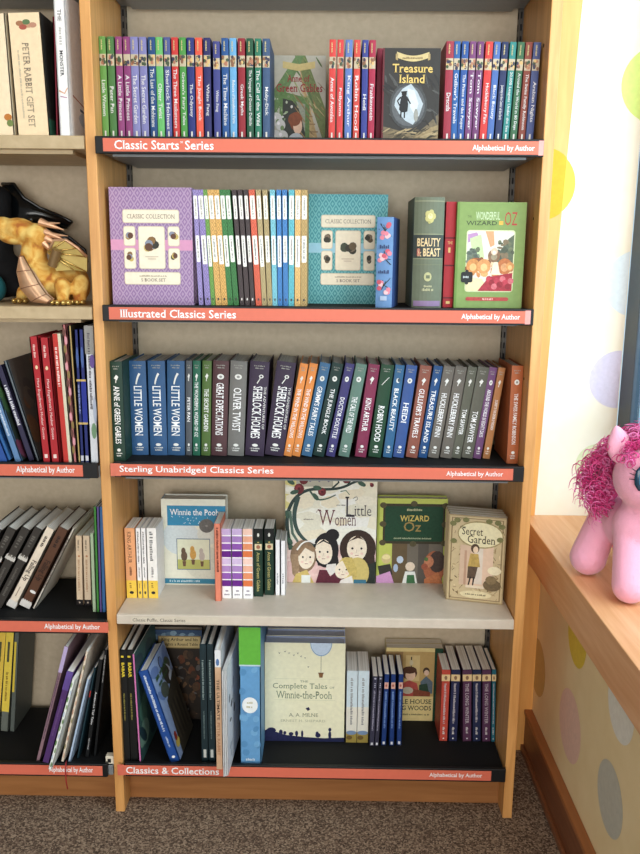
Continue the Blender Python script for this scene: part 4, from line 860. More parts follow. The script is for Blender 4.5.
def art_tales(a):
    a.rect(0, 0, 1, 1, (238, 234, 196)); a.ell(.70, 0, .135, .13, (130, 170, 214), 26, 0, 0, 180); a.ell(.70, 0, .125, .12, (196, 216, 238), 26, 0, 0, 180)
    a.line([(.70, .13), (.70, .30)], .0012, (60, 60, 60)); a.poly([(.67, .30), (.73, .30), (.72, .345), (.68, .345)], (146, 96, 50)); a.rect(.665, .295, .735, .303, (110, 70, 40))    # a small basket hangs from the balloon
    for (u, v) in ((.18, .10), (.25, .085), (.30, .10), (.36, .12), (.41, .10), (.45, .13), (.50, .145), (.54, .235)): a.poly([(u-.012, v-.006), (u, v+.004), (u+.014, v-.008), (u+.002, v+.014)], (46, 46, 50))
    G1 = (118, 140, 104)
    a.text('THE', .44, .375, .54, .395, G1); a.text('Complete Tales', .10, .405, .78, .475, G1, .0); a.text('OF', .81, .435, .87, .455, G1); a.text('Winnie-the-Pooh', .14, .485, .84, .56, G1, .0)
    a.line([(.12, .36), (.88, .36)], .0006, (200, 204, 170)); a.line([(.12, .575), (.88, .575)], .0006, (200, 204, 170)); a.poly([(.51, .66), (.55, .645), (.57, .67), (.54, .685)], (50, 50, 90)); a.text('A. A. MILNE', .30, .71, .67, .745, (140, 146, 110)); a.text('ERNEST H. SHEPARD', .20, .775, .76, .80, (190, 190, 150))
    N = (40, 46, 96)
    a.poly([(0, .89), (.06, .87), (.12, .90), (.25, .935), (.5, .955), (.75, .965), (1, .955), (1, 1), (0, 1)], N)
    for (u, v, ru, rv) in ((.08, .89, .06, .03), (.2, .91, .025, .03), (.25, .915, .02, .02), (.33, .925, .03, .02), (.40, .92, .02, .03), (.47, .925, .015, .04), (.67, .935, .035, .025), (.66, .915, .02, .02), (.82, .93, .02, .04), (.82, .875, .02, .02)): a.ell(u, v, ru, rv, N, 9)
    a.line([(.80, .98), (.82, .93), (.85, .98)], .003, N)
q0, q1 = onz(262, 739.5, S5), onz(344.8, 743.8, S5); q0.y = q1.y = .108
x0, x1 = x1+.0012, at(344.6, 700, .108).x
for k in range(3):
    face_book(['cream balloon-cover hardcover facing out, front copy', 'lavender-edged copy behind the cream balloon cover', 'rearmost copy behind the cream balloon cover'][k], 'r5', (x0+.001*k, .108+.0375*k, S5+.0006), x1-x0-.001*k, .036, at(300, 643, .108).z-S5+.001*k, (166, 180, 214), art_tales if k == 0 else (lambda a: a.rect(0, 0, 1, 1, (232, 228, 196))), spine=(150, 170, 206), pages=mat((206, 214, 238)), side=None)
def sp_sky(a): a.rect(0, 0, 1, .5, (206, 224, 232)); a.rect(0, .5, 1, .85, (228, 224, 208)); a.rect(0, .85, 1, 1, (170, 146, 60)); a.ell(.5, .86, .5, .03, (120, 150, 190)); a.marks(.35, .1, .6, .75, (150, 150, 150), 0, None, True); a.ell(.3, .93, .3, .03, (120, 90, 40), 8)
def sp_navy(a): a.rect(.3, .02, .7, .04, (180, 180, 200)); a.marks(.34, .2, .66, .78, (170, 166, 190), 0, None, True); a.rect(.3, .95, .75, .985, (220, 220, 226)); [a.ell(.5, .10+.025*k, .12, .007, (210, 210, 230), 6) for k in range(3)]
def sp_roy(a): a.rect(.1, .11, .9, .20, (226, 170, 150)); a.ell(.45, .155, .2, .02, (190, 90, 80), 8); a.marks(.3, .24, .7, .76, (120, 160, 226), 0, None, True); a.rect(.3, .945, .75, .985, (226, 226, 230))
row([('white paperback with golden field foot', (226, 226, 222), 345.9, 356.3, 347.5, 358.3, {'art': sp_sky}), ('white paperback with golden field foot', (226, 226, 222), 357, 367.8, 359.3, 369.8, {'art': sp_sky}),
     ('dark slate paperback', (62, 60, 84), 369, 373.7, 372.4, 378, {'art': sp_navy, 'y': .092, 'yt': 676.7, 'yb': 747}), ('dark slate paperback', (60, 58, 80), 374.3, 378.6, 378.4, 383, {'art': sp_navy, 'y': .092, 'yt': 676.7, 'yb': 747}),
     ('bright royal blue paperback', (24, 62, 140), 381, 386, 384.5, 389.6, {'art': sp_roy, 'y': .096, 'yt': 674.6, 'yb': 745}), ('bright royal blue paperback', (24, 62, 140), 389, 394, 391.9, 396.6, {'art': sp_roy, 'y': .096, 'yt': 674.6, 'yb': 745}), ('bright royal blue paperback', (24, 62, 140), 396.5, 401.4, 398.6, 403.2, {'art': sp_roy, 'y': .098, 'yt': 674.6, 'yb': 744})],
    'r5', .106, S5, 741.5, 671, .102, hard=False)
def art_house(a):
    a.rect(0, 0, 1, 1, (226, 202, 130)); a.rect(0, .05, .86, .66, (196, 160, 92)); a.rect(.0, .05, .3, .66, (160, 124, 74)); a.rect(.35, .1, .6, .45, (216, 186, 120)); a.rect(.86, 0, 1, 1, (24, 70, 44)); a.marks(.90, .08, .96, .9, (150, 160, 110), 0, None, True)
    a.line([(.45, .12), (.45, .30)], .003, (60, 50, 40)); a.ell(.45, .2, .035, .04, (206, 190, 150), 8)
    a.ell(.42, .34, .14, .09, (96, 56, 34), 14); a.ell(.44, .37, .09, .075, (232, 190, 156), 14); a.ell(.42, .30, .13, .05, (96, 56, 34), 12); a.poly([(.28, .66), (.30, .48), (.42, .44), (.56, .48), (.62, .66)], (196, 76, 66)); a.ell(.40, .58, .1, .05, (196, 186, 160), 10)
    a.ell(.72, .31, .06, .05, (80, 56, 38), 12); a.ell(.725, .335, .045, .04, (226, 190, 160), 10); a.poly([(.62, .46), (.72, .38), (.84, .46), (.84, .62), (.64, .62)], (96, 116, 130)); a.poly([(.6, .5), (.74, .48), (.8, .66), (.6, .66)], (44, 76, 54)); a.poly([(.5, .56), (.8, .6), (.8, .66), (.5, .66)], (146, 70, 44))
    a.text('LITTLE HOUSE', .06, .70, .83, .765, (40, 56, 40), .01); a.text('BIG WOODS', .22, .79, .83, .855, (40, 56, 40), .01); a.marks(.2, .90, .8, .925, (110, 100, 60))
p0, p1 = at(384.5, 690, .21), at(440.5, 690, .21)
hh = at(410, 648, .21).z-S5
for k in range(2):
    face_book(['pioneer girl cover paperback facing out', 'spare paperback behind the pioneer girl cover'][k], 'r5', (p0.x+.002, -.0+.2095+.0272*k, S5+.0006), p1.x-p0.x, .026, hh, (220, 200, 140), art_house if k == 0 else (lambda a: a.rect(0, 0, 1, 1, (210, 196, 140))), hard=False, rx=0)
def sp_lw(c):
    def f(a): a.rect(0, 0, 1, .065, c); a.rect(0, .065, 1, .155, (232, 200, 140)); a.ell(.5, .11, .18, .03, (150, 110, 80), 8); (a.text('THE LONG WINTER', .3, .19, .68, .75, (206, 196, 200), 0, None, True) if c[0] in (96,) else a.marks(.34, .19, .62, .75, (196, 186, 190), 0, None, True)); a.marks(.35, .80, .65, .9, (220, 214, 210), 0, None, True); a.ell(.5, .96, .1, .01, WHITE, 6)
    return f
row([(lk, c, a_, b_, c_, d_, dict({'art': sp_lw(c)}, **({'d': .088} if c[0] > 200 else {'d': .117} if c[0] < 34 else {}))) for lk, c, a_, b_, c_, d_ in (('red paperback with cream band', (216, 72, 54), 439, 447.6, 441.5, 449.7), ('navy paperback with cream band', (40, 46, 92), 448.4, 456.9, 450.7, 459.7), ('plum paperback with cream band', (96, 52, 88), 462.5, 471.5, 462.8, 471.7), ('navy paperback with cream band', (36, 46, 88), 472.4, 480.8, 472.6, 481.2), ('plum paperback with cream band', (96, 52, 90), 482, 490.4, 482.2, 491), ('teal paperback with cream band', (32, 112, 132), 491, 498.5, 491.7, 500))],
    'r5', .119, S5, 741, 670, .13, hard=False)

# ---- left bookcase: books
L1, L3, L4, L5 = 1.547+.0008, .860-.0025, .495-.0025, .1287-.0023
CREAM = (240, 216, 176)
def sp_gift(a):
    for (u, v, c) in ((.5, .09, (120, 150, 90)), (.36, .085, (180, 120, 80)), (.62, .10, (206, 150, 110)), (.45, .115, (190, 90, 70)), (.56, .075, (100, 130, 80)), (.75, .10, (200, 140, 110))): a.ell(u, v, .12, .022, c, 10)
    a.text('PETER RABBIT GIFT SET', .38, .24, .58, .93, (150, 134, 112), 0, None, True); a.marks(.22, .30, .28, .86, (200, 184, 156), 0, None, True)
yy = .02
def leftbook(look, row_, b0, b1, t0, t1, yb, yt, zs, y_, d, col, art=None, **kw):
    a, b_, c, e = at(b0, yb, y_), at(b1, yb, y_), at(t0, yt, y_), at(t1, yt, y_)
    H = (c.z+e.z)/2-zs; ln = math.atan2((c.x+e.x-a.x-b_.x)/2, H); ln = 0 if abs(ln) < .012 else ln
    t = ((b_.x-a.x)+(e.x-c.x))/2*math.cos(ln); h = H/math.cos(ln)-.5*t*abs(math.sin(ln))
    return spine_book(look, row_, (b_.x if ln > 0 else a.x, y_, zs+.0008), t, h, d, col, ln, art=art, **kw)
leftbook('cream boxed set cut off by the picture edge', 'l1', -19, 12, -32, 4.6, 131, 14, L1, .015, .17, CREAM, lambda a: (a.ell(.85, .85, .12, .03, (206, 120, 40), 10), a.ell(.9, .9, .1, .03, (120, 140, 70), 10)), bulge=0)
leftbook('cream boxed set with floral sprig on spine', 'l1', 17.5, 50, 7, 40, 131, 13, L1, .018, .2, (206, 196, 170), sp_gift, bulge=0, spine=(240, 212, 168), side=lambda a: (a.rect(0, 0, 1, 1, (52, 50, 48)), a.rect(0, .86, .9, 1, (50, 110, 84)), a.ell(.5, .4, .3, .2, (70, 66, 60))))
leftbook('thin red hardcover between cream box and white book', 'l1', 55.2, 58.5, 52.5, 55.6, 129, 17, L1, .04, .17, (176, 36, 62), bulge=0)
leftbook('white picture book with comic hand lettering', 'l1', 60.2, 71.5, 53.7, 64.5, 131, -8, L1, .012, .2, (238, 236, 234), lambda a: (a.marks(.35, .24, .6, .36, (190, 186, 180), .0, None, True), a.text('THE', .3, .12, .62, .20, (70, 66, 66), .0, None, True), a.text('MONSTER', .32, .40, .62, .58, (60, 56, 56), .01, None, True), a.line([(.1, .68), (.6, .70), (.9, .66)], .003, (230, 170, 130)), a.line([(.2, .72), (.8, .73)], .002, (190, 120, 160))), bulge=0, rz=-.05,
         side=lambda a: (a.rect(0, 0, 1, 1, (240, 238, 236)), a.line([(.3, .78), (.7, .82), (.9, .9)], .005, (90, 110, 150)), a.ell(.5, .85, .25, .06, (196, 210, 226)), a.line([(.1, .7), (.5, .76)], .003, (200, 110, 90)), a.line([(.4, .25), (.5, .3)], .003, (60, 60, 66))))
# third left shelf: leaning books, then reds
leftbook('blue picture-cover book leaning at the far left edge', 'l3', -1, 9, -34, -22, 468, 385, L3, .004, .17, (40, 90, 180), bulge=0, side=side_pic([(70, 130, 200), (60, 150, 70), (40, 110, 190), (90, 170, 90), (30, 80, 170)], 2))
leftbook('pale blue spined book leaning left with dark garden cover', 'l3', 15, 22.5, -16, -8, 462, 375, L3, .015, .17, (96, 140, 190), lambda a: a.marks(.3, .1, .6, .7, (206, 220, 236), 0, None, True), bulge=0, side=side_pic([(46, 58, 50), (60, 96, 56), (40, 60, 80), (70, 110, 60), (130, 60, 90)], 11))
leftbook('dark navy hardcover leaning left with white lettering', 'l3', 28.5, 36, -4.5, 2.5, 462, 366, L3, .03, .18, (58, 54, 88), lambda a: a.marks(.25, .2, .7, .62, (220, 220, 230), .01, None, True), bulge=0)
leftbook('grey hardcover leaning left against the red ones', 'l3', 36.6, 40, 3, 7, 462, 361, L3, .03, .18, (112, 124, 132), bulge=0, side=side_pic([(96, 88, 80), (130, 90, 60), (80, 74, 70), (110, 96, 84)], 12))
def sp_mary(a): a.marks(.3, .06, .6, .16, (236, 190, 180), 0, None, True); a.ell(.5, .235, .16, .016, (236, 206, 160), 8); a.text("Mary Engelbreit's Mother Goose", .28, .32, .66, .80, (244, 214, 206), .0, None, True); a.rect(.32, .92, .68, .95, (240, 210, 200))
row([('bright red hardcover with fine white lettering', (206, 34, 44), 43.2, 50.8, 28.5, 37.6, {'art': sp_mary}), ('bright red hardcover with fine white lettering', (204, 34, 44), 51.7, 59.2, 38.4, 48.5, {'art': sp_mary, 'yt': 338}),
     ('scarlet and cream slim book', (214, 206, 176), 64.3, 72.8, 52, 61.5, {'art': lambda a: (a.rect(0, 0, .55, 1, (222, 50, 40)), a.marks(.12, .1, .42, .4, (240, 214, 206), 0, None, True)), 'yt': 334}),
     ('pink and brown mottled book', (196, 110, 110), 73.6, 77, 61.5, 66, {'art': lambda a: [a.ell(.3+.4*(k % 2), .05+.06*k, .4, .03, [(120, 70, 60), (226, 150, 160), (150, 120, 60)][k % 3], 8) for k in range(15)], 'yt': 325}),
     ('black and gold slim book', (60, 50, 30), 77.4, 79.8, 66.6, 70.6, {'yt': 326, 'art': lambda a: a.rect(.6, 0, 1, 1, (190, 160, 90))}),
     ('navy hardcover with twin gold bars', (32, 46, 124), 80.2, 84.4, 71.5, 77, {'yt': 330, 'art': lambda a: (a.rect(0, .36, 1, .375, (206, 170, 90)), a.rect(0, .68, 1, .695, (206, 170, 90)), a.marks(.3, .4, .7, .62, (150, 160, 210), 0, None, True), a.ell(.5, .2, .3, .08, (70, 100, 170), 10), a.rect(.2, .93, .8, .97, (200, 200, 210)))}),
     ('navy hardcover with twin gold bars', (34, 48, 130), 84.8, 89.7, 77.6, 83.3, {'yt': 330, 'art': lambda a: (a.rect(0, .36, 1, .375, (206, 170, 90)), a.rect(0, .68, 1, .695, (206, 170, 90)), a.rect(0, .375, 1, .68, (30, 50, 170)), a.ell(.5, .2, .3, .08, (70, 100, 170), 10), a.rect(.2, .93, .8, .97, (200, 200, 210)))}),
     ('grey white book with purple iris spine', (206, 208, 214), 90.6, 98.6, 83.3, 93.2, {'yt': 326, 'art': lambda a: (a.rect(0, 0, 1, .2, (150, 146, 140)), a.marks(.3, .05, .6, .6, (90, 80, 90), .0, None, True), a.ell(.75, .25, .3, .05, (110, 80, 160), 9), a.ell(.6, .75, .3, .06, (110, 150, 110), 9), a.ell(.8, .6, .2, .1, (170, 180, 200), 9))})],
    'l3', .006, L3, 466, 337, .18, bulge=0)
# fourth left shelf
def sp_dark(a): a.marks(.3, .1, .7, .25, (110, 104, 96), 0, None, True); [a.ell(.15+.17*k, .36+.02*(k % 2), .14, .025, (206, 200, 190), 9) for k in range(5)]; a.rect(0, .36, 1, .40, (206, 200, 190)); [a.ell(.2+.2*k, .35, .08, .015, (120, 112, 102), 7) for k in range(4)]; a.marks(.35, .5, .62, .86, (110, 104, 96), 0, None, True)
def sp_fall(c, tc):
    def f(a): a.marks(.35, .1, .65, .24, tc, 0, None, True); a.text('Falling Up', .18, .40, .82, .66, tc, .01, None, True); a.rect(0, .93, 1, 1, (220, 214, 206)); [a.ell(.12+.19*k, .93, .1, .015, (220, 214, 206), 7) for k in range(5)]; a.ell(.6, .80, .3, .018, (230, 226, 220), 9) if sum(c) < 400 else a.rect(.4, .74, .5, .86, (170, 150, 130))
    return f
KK = (66, 60, 54)
for i, (lk, c, b0, b1, t0, t1, ar) in enumerate((
  ('charcoal hardcover leaning right at the far left edge', KK, -46.5, -35.5, -8, 3.5, sp_dark),
  ('charcoal hardcover with white band and red sticker', KK, -34, -23, 6, 18, sp_dark),
  ('charcoal hardcover with white band, leaning right', KK, -21.5, -10.5, 20, 32, sp_dark),
  ('charcoal hardcover beside the cream one, leaning right', KK, -9.6, 1.6, 33, 43.2, sp_dark),
  ('cream hardcover with sketchy black title, leaning right', (232, 214, 190), 4, 14.6, 45, 55.8, sp_fall((232, 214, 190), (66, 56, 50))),
  ('brown hardcover with torn-edge foot, leaning right', (104, 64, 42), 16, 29, 57, 69, sp_fall((104, 64, 42), (50, 32, 26))),
  ('slim cream picture book at the front of the leaning row', (226, 214, 196), 31, 34.6, 71.8, 75.2, lambda a: a.marks(.2, .12, .8, .75, (120, 104, 92), 0, None, True)))):
    r_ = leftbook(lk, 'l4', b0, b1, t0, t1, 605, 529, L4, .055, .16, c, ar, bulge=0, pages=PAGES)
def sp_cream(a): a.marks(.3, .06, .6, .22, (150, 130, 110), 0, None, True); a.ell(.5, .29, .16, .014, (206, 130, 80), 8); a.marks(.3, .34, .6, .8, (200, 150, 110), 0, None, True); a.rect(0, .92, 1, 1, (44, 36, 36)); a.ell(.5, .96, .14, .014, (200, 180, 160), 8)
row([('cream paperback with black foot', (232, 204, 168), 76.7, 82.7, 74.7, 82, {'art': sp_cream}), ('cream paperback with black foot', (232, 206, 172), 84.7, 91.6, 82.7, 89.6, {'art': sp_cream}), ('pale green slim paperback', (176, 204, 164), 92.8, 96.4, 89.9, 93.4, {'yt': 533.7, 'y': .045, 'yb': 615}),
     ('tall bright green slim book', (66, 160, 60), 97, 99.5, 93.5, 96, {'yt': 507, 'y': .045, 'yb': 615, 'd': .2}), ('tall violet slim book', (110, 90, 170), 99.8, 102.2, 96.4, 99, {'yt': 507, 'y': .045, 'yb': 615, 'd': .2}), ('tall blue slim book', (60, 120, 190), 102.5, 106, 99.2, 103, {'yt': 507, 'y': .045, 'yb': 615, 'd': .2})],
    'l4', .082, L4, 607.5, 536, .15, hard=False)
# bottom left shelf
def sp_yel(c):
    def f(a): a.rect(0, 0, 1, .8, c); a.rect(.3, .1, .6, .3, (90, 90, 60)); a.marks(.3, .4, .65, .7, (150, 110, 30), 0, None, True)
    return f
row([('yellow spined annual at the left edge', (120, 126, 112), -22, -12.5, -14, -3.5, {'art': sp_yel((236, 190, 50))}), ('yellow spined annual', (116, 122, 110), -10.5, -2.5, -1.5, 5.5, {'art': sp_yel((236, 196, 60))}), ('yellow spined annual', (112, 118, 108), -.5, 6.8, 7.2, 13.2, {'art': sp_yel((238, 206, 60))}), ('grey green annual with narrow yellow panel', (98, 106, 100), 9, 13.6, 15, 19, {'art': lambda a: a.rect(.1, .1, .55, .6, (226, 196, 50))})],
    'l5', .13, L5, 720, 632, .12, hard=False)
def sp_mauve(a): a.marks(.3, .2, .7, .8, (110, 80, 110), 0, None, True); a.rect(0, 0, 1, .22, (190, 170, 216))
R5 = [('mauve slim book leaning right, leftmost of the leaning group', (160, 122, 134), 35.8, 39.6, 64.5, 68.4, 764, 647, .004, 'l5', sp_mauve, {}),
 ('purple thick book leaning right', (98, 58, 134), 42.6, 49, 66.8, 74, 769, 672, -.015, 'l5', lambda a: (a.rect(0, 0, 1, .2, (112, 84, 176)), a.marks(.3, .3, .6, .7, (130, 90, 160), 0, None, True)), {}),
 ('white floral slim book poking over the strip', (232, 236, 230), 48.4, 51.6, 72, 75.4, 776, 680, -.04, 'l5', lambda a: [a.ell(.3+.3*(k % 2), .06+.08*k, .25, .03, [(150, 180, 130), (190, 206, 226), (110, 150, 90)][k % 3], 8) for k in range(12)], {}),
 ('cream patterned slim book with red ribbon marker', (226, 208, 186), 61, 64, 85.6, 88.4, 768, 652, -.008, 'l5', lambda a: [a.ell(.3+.3*(k % 2), .06+.08*k, .22, .025, [(206, 150, 120), (150, 140, 90), (226, 180, 150)][k % 3], 8) for k in range(12)], {'ribbon': [(.006, .0, .004), (.008, -.012, .006), (.012, -.016, -.012), (.018, -.016, -.035), (.026, -.017, -.055)]}),
 ('pale blue slim book leaning right', (176, 198, 226), 67.6, 70.2, 86.6, 89.2, 765, 680, .002, 'l5', None, {}),
 ('dark teal slim book leaning right', (28, 62, 74), 76.4, 78.6, 94, 96, 757, 668, .02, 'l5', lambda a: a.rect(.2, .25, .8, .32, (196, 50, 44)), {}),
 ('black book with white lettered spine', (26, 28, 30), 84.4, 88.8, 98.6, 102.6, 755, 660, .025, 'l5', lambda a: (a.text('Awesome Tall Tales', .3, .32, .72, .66, (226, 226, 226), .01, None, True), a.marks(.35, .8, .6, .92, (190, 190, 190), 0, None, True)), {}),
 ('black tall book against the shared upright', (24, 26, 28), 93, 96, 104.6, 107.4, 752, 650, .03, 'l5', lambda a: a.marks(.3, .05, .7, .3, (190, 190, 190), 0, None, True), {})]
for lk, c, b0, b1, t0, t1, yb, yt, y_, rk, ar, ex in R5:
    leftbook(lk, rk, b0, b1, t0, t1, yb, yt, L5 if y_ > -.0 else L5+.0095, y_, .22, c, ar, bulge=0, hard=False, **ex)

# labels -------------------------------------------------------------
ORD = 'first second third fourth fifth sixth seventh eighth ninth tenth eleventh twelfth thirteenth fourteenth fifteenth sixteenth seventeenth eighteenth nineteenth twentieth'.split()
def ordinal(n):
    if n <= 20: return ORD[n-1]
    t, u_ = divmod(n, 10); base = {2: 'twenty', 3: 'thirty', 4: 'forty'}[t]
    return base+'-'+ORD[u_-1] if u_ else {2: 'twentieth', 3: 'thirtieth', 4: 'fortieth'}[t]
PLACE = {'r1': ('on the top labelled shelf', 'books on the top labelled shelf'), 'r2': ('on the second labelled shelf', 'books on the second labelled shelf'), 'r3': ('on the third labelled shelf', 'classics on the third labelled shelf'), 'r4': ('on the tan shelf', 'books on the tan shelf'), 'r5': ('on the bottom shelf', 'books on the main bottom shelf'),
         'l1': ('on the left bookcase', 'books on the top left shelf'), 'l3': ('on the third left shelf', 'books on the third shelf of the left bookcase'), 'l4': ('on the fourth left shelf', 'books on the fourth shelf of the left bookcase'), 'l5': ('on the bottom left shelf', 'books on the bottom shelf of the left bookcase')}
for rk in PLACE:
    L = sorted([b for b in BOOKS if b[2] == rk], key=lambda b: at_x(b) if False else b[0].location.x)
    looks = [b[1] for b in L]
    for i, (root, look, _, cat) in enumerate(L):
        if looks.count(look) == 1 and len(look.split()) >= 6 and rk in ('r4', 'r5', 'l1', 'l3', 'l4', 'l5', 'r2'):
            lab = look+' '+PLACE[rk][0]
        else: lab = '%s, %s from left %s' % (look, ordinal(i+1), PLACE[rk][0])
        tag(root, lab, cat, PLACE[rk][1])

# ------------------------------------------------------------------ plush toys
def blob(name, items, mt, parent, vox=.004, smooth=6):
    bm = bmesh.new()
    for it in items:
        if it[0] == 's':
            _, c, r, *rot = it; r = (r, r, r) if isinstance(r, (int, float)) else r
            g = bmesh.ops.create_icosphere(bm, subdivisions=3, radius=1)['verts']
            mm = Matrix.Translation(c) @ (Matrix.Rotation(rot[0][0], 4, rot[0][1]) if rot else Matrix()) @ Matrix.Diagonal((*r, 1))
            bmesh.ops.transform(bm, matrix=mm, verts=g)
        else:
            _, p0, r0, p1, r1 = it; p0, p1 = Vector(p0), Vector(p1); n = max(3, int((p1-p0).length/.006))
            for i in range(n+1):
                g = bmesh.ops.create_icosphere(bm, subdivisions=2, radius=r0+(r1-r0)*i/n)['verts']; bmesh.ops.translate(bm, vec=p0+(p1-p0)*i/n, verts=g)
    me = bpy.data.meshes.new('b'); bm.to_mesh(me); bm.free(); o = bpy.data.objects.new('b', me); COL.objects.link(o)
    rm = o.modifiers.new('r', 'REMESH'); rm.mode = 'VOXEL'; rm.voxel_size = vox; sm = o.modifiers.new('s', 'SMOOTH'); sm.iterations = smooth; sm.factor = .6
    me2 = bpy.data.meshes.new_from_object(o.evaluated_get(bpy.context.evaluated_depsgraph_get())); bpy.data.objects.remove(o)
    me2.name = name; me2.materials.clear(); me2.materials.append(M(mt)); me2.polygons.foreach_set('use_smooth', [True]*len(me2.polygons))
    q = bpy.data.objects.new(name, me2); COL.objects.link(q)
    if parent: q.parent = parent; q.location = -parent.location
    return q
def put(mb, name, parent):
    o = mb.build(name, parent); o.location = -parent.location; return o
# pony
PINK = mat((255, 172, 200), .8, 0, .04, 40, .4)
PB = Vector((.62, -.16, LZ)); pony = empty('plush_pony', PB)
tag(pony, 'pink plush toy pony with curly magenta mane standing on the wooden ledge', 'plush toy')
hz = LZ
items = [('s', (.637, -.15, .79), (.062, .095, .058)), ('s', (.632, -.205, .80), (.058, .05, .062)), ('c', (.63, -.205, .82), .042, (.628, -.215, .87), .04),
         ('s', (.636, -.222, .905), (.074, .068, .068)), ('c', (.64, -.26, .885), .045, (.655, -.30, .875), .034),
         ('c', (.596, -.262, hz+.0345), .035, (.604, -.215, .78), .030), ('c', (.685, -.228, hz+.033), .0335, (.668, -.205, .78), .027),
         ('c', (.560, -.118, hz+.0385), .039, (.597, -.10, .80), .032), ('c', (.672, -.10, hz+.036), .0365, (.662, -.10, .80), .03)]
blob('body', items, PINK, pony, .004, 8)
e = MB()
def ear(bx, by, bz, tx, ty, tz, w):
    base, tip = Vector((bx, by, bz)), Vector((tx, ty, tz)); ax = tip-base; side = ax.cross(Vector((0, 1, 0))).normalized()
    bm = bmesh.new(); g = bmesh.ops.create_icosphere(bm, subdivisions=3, radius=1)['verts']
    for v in g:
        k = (v.co.z+1)/2; s_ = w*(1-.55*k*k)
        v.co = base+ax*k+side*v.co.x*s_+Vector((0, 1, 0))*v.co.y*w*.5
    e.bm(bm, PINK, True)
ear(.580, -.215, .93, .562, -.212, 1.003, .027); put(e, 'ear', pony); e = MB(); ear(.678, -.215, .935, .694, -.212, 1.0, .027); put(e, 'ear', pony)
for sx, X_ in ((-1, .600), (1, .672)):
    ey = MB(); yv = -.276 if sx < 0 else -.283
    for rx_, rz_, c, off in ((.020, .028, (24, 66, 92), 0), (.014, .021, (70, 140, 176), .0012), (.008, .013, (16, 24, 34), .0022), (.004, .005, (240, 244, 250), .0032)):
        bm = bmesh.new(); g = bmesh.ops.create_icosphere(bm, subdivisions=2, radius=1)['verts']
        for v in g: v.co = Vector((X_+(v.co.x*rx_), yv-off+v.co.y*.004, .918+v.co.z*rz_+(.006 if off > .003 else 0)))
        ey.bm(bm, mat(c, .2), True)
    for k in range(3): ey.tube([(X_+sx*.016, yv+.002, .930-k*.008), (X_+sx*.026, yv+.007, .936-k*.011)], .0009, (30, 24, 34), 4)
    put(ey, 'eye', pony)
MANE = [mat(c, .45, 0, .1, 120) for c in ((255, 84, 160), (255, 130, 196), (244, 54, 140))]
mn = MB(); rr = random.Random(3)
def curls(n, cf, ln, out):
    for i in range(n):
        p, d = cf(); d = d.normalized(); a_ = d.orthogonal().normalized(); b_ = d.cross(a_); ph = rr.random()*6.28; rad = .004+.004*rr.random(); pts = []; turns = 2.2+2*rr.random(); L_ = ln*(.6+.6*rr.random())
        for k in range(22):
            t = k/21; c_ = p+d*L_*t+Vector((0, 0, -.35*L_*t*t)); an = ph+turns*6.28*t; pts.append(c_+(a_*math.cos(an)+b_*math.sin(an))*rad*(.4+.9*t))
        mn.tube(pts, [.0011]*18+[.0009, .0007, .0005, .0003], MANE[i % 3], 4)
def back_fall():                            # the fall of hair behind the neck, on the side away from the window
    t, s_ = rr.random(), rr.random()
    p = Vector((.596-.05*math.sin(math.pi*t)*s_, -.135+.05*(rr.random()-.5), .965-.135*t)); return p, Vector((-.7, -.1-.6*rr.random(), -.5+rr.random()*.5))
def top_hair():
    a_, b_ = rr.random()*6.28, rr.random()*1.1
    n = Vector((math.sin(b_)*math.cos(a_), math.sin(b_)*math.sin(a_)*1.0, math.cos(b_))); return Vector((.640, -.212, .905))+Vector((n.x*.062, n.y*.064, n.z*.068)), n+Vector((.25*(rr.random()-.3), -.5*rr.random(), .1))
def forelock():
    return Vector((.645+.04*(rr.random()-.5), -.268-.012*rr.random(), .955-.03*rr.random())), Vector((.2*(rr.random()-.7), -.35, -.6))
curls(250, back_fall, .052, 0); curls(280, top_hair, .062, 0); curls(70, forelock, .05, 0)
put(mn, 'mane', pony)
blob('mane_core', [('s', (.592, -.125, .90), (.028, .036, .06)), ('s', (.585, -.128, .862), (.024, .03, .034)), ('s', (.64, -.20, .945), (.058, .055, .042)), ('s', (.61, -.165, .935), (.035, .045, .035))], MANE[0], pony, .004, 4)
tl = MB()
for i in range(40):
    x_, t0 = .66+.02*(rr.random()-.5), rr.random(); pts = [(x_+.012*math.sin(k*.9+t0*6), -.045+.028*math.sin(k/12*3.1)+.008*math.cos(k*.9+t0*6), .80-.010*k) for k in range(12)]; tl.tube(pts, .0016, MANE[i % 3], 4)
put(tl, 'tail', pony)

# gold plush dragon on the left bookcase
DZ = 1.2038
def dp(px, py, y=.07): return at(px, py, y)
GOLD = ramp_mat('mottled_gold_plush', [(.3, (160, 90, 28)), (.46, (204, 148, 60)), (.64, (226, 192, 108))], (1, 1, 1), 38, .85, 4, .6, .5)
COP = mat((226, 172, 128), .28, .55, .12, 60); GOLDM = mat((222, 184, 96), .25, .75, .1, 80)
db = dp(52, 305, .08); db.z = DZ; dr = empty('plush_dragon', db)
tag(dr, 'gold mottled plush dragon with copper satin belly on the left bookcase', 'plush toy')
it = [('s', dp(20, 230), (.037, .030, .026), (.16, 'Y')), ('s', dp(3, 227), (.027, .026, .022)), ('s', dp(36, 236), (.029, .032, .028)), ('s', dp(12, 238), (.030, .024, .014), (.16, 'Y')), ('s', dp(-6, 224), (.018, .022, .018)),
      ('c', dp(35, 243), .026, dp(33, 262), .030), ('c', dp(33, 262), .031, dp(42, 282, .075), .040), ('c', dp(42, 282, .075), .040, dp(72, 282, .11), .040), ('s', dp(80, 286, .11), (.022, .035, .032)),
      ('c', dp(62, 285, .045), .018, dp(63, 298, .038), .014), ('c', dp(24, 292, .1), .016, dp(22, 300, .1), .013), ('c', dp(81, 282, .06), .018, dp(80, 298, .055), .015)]
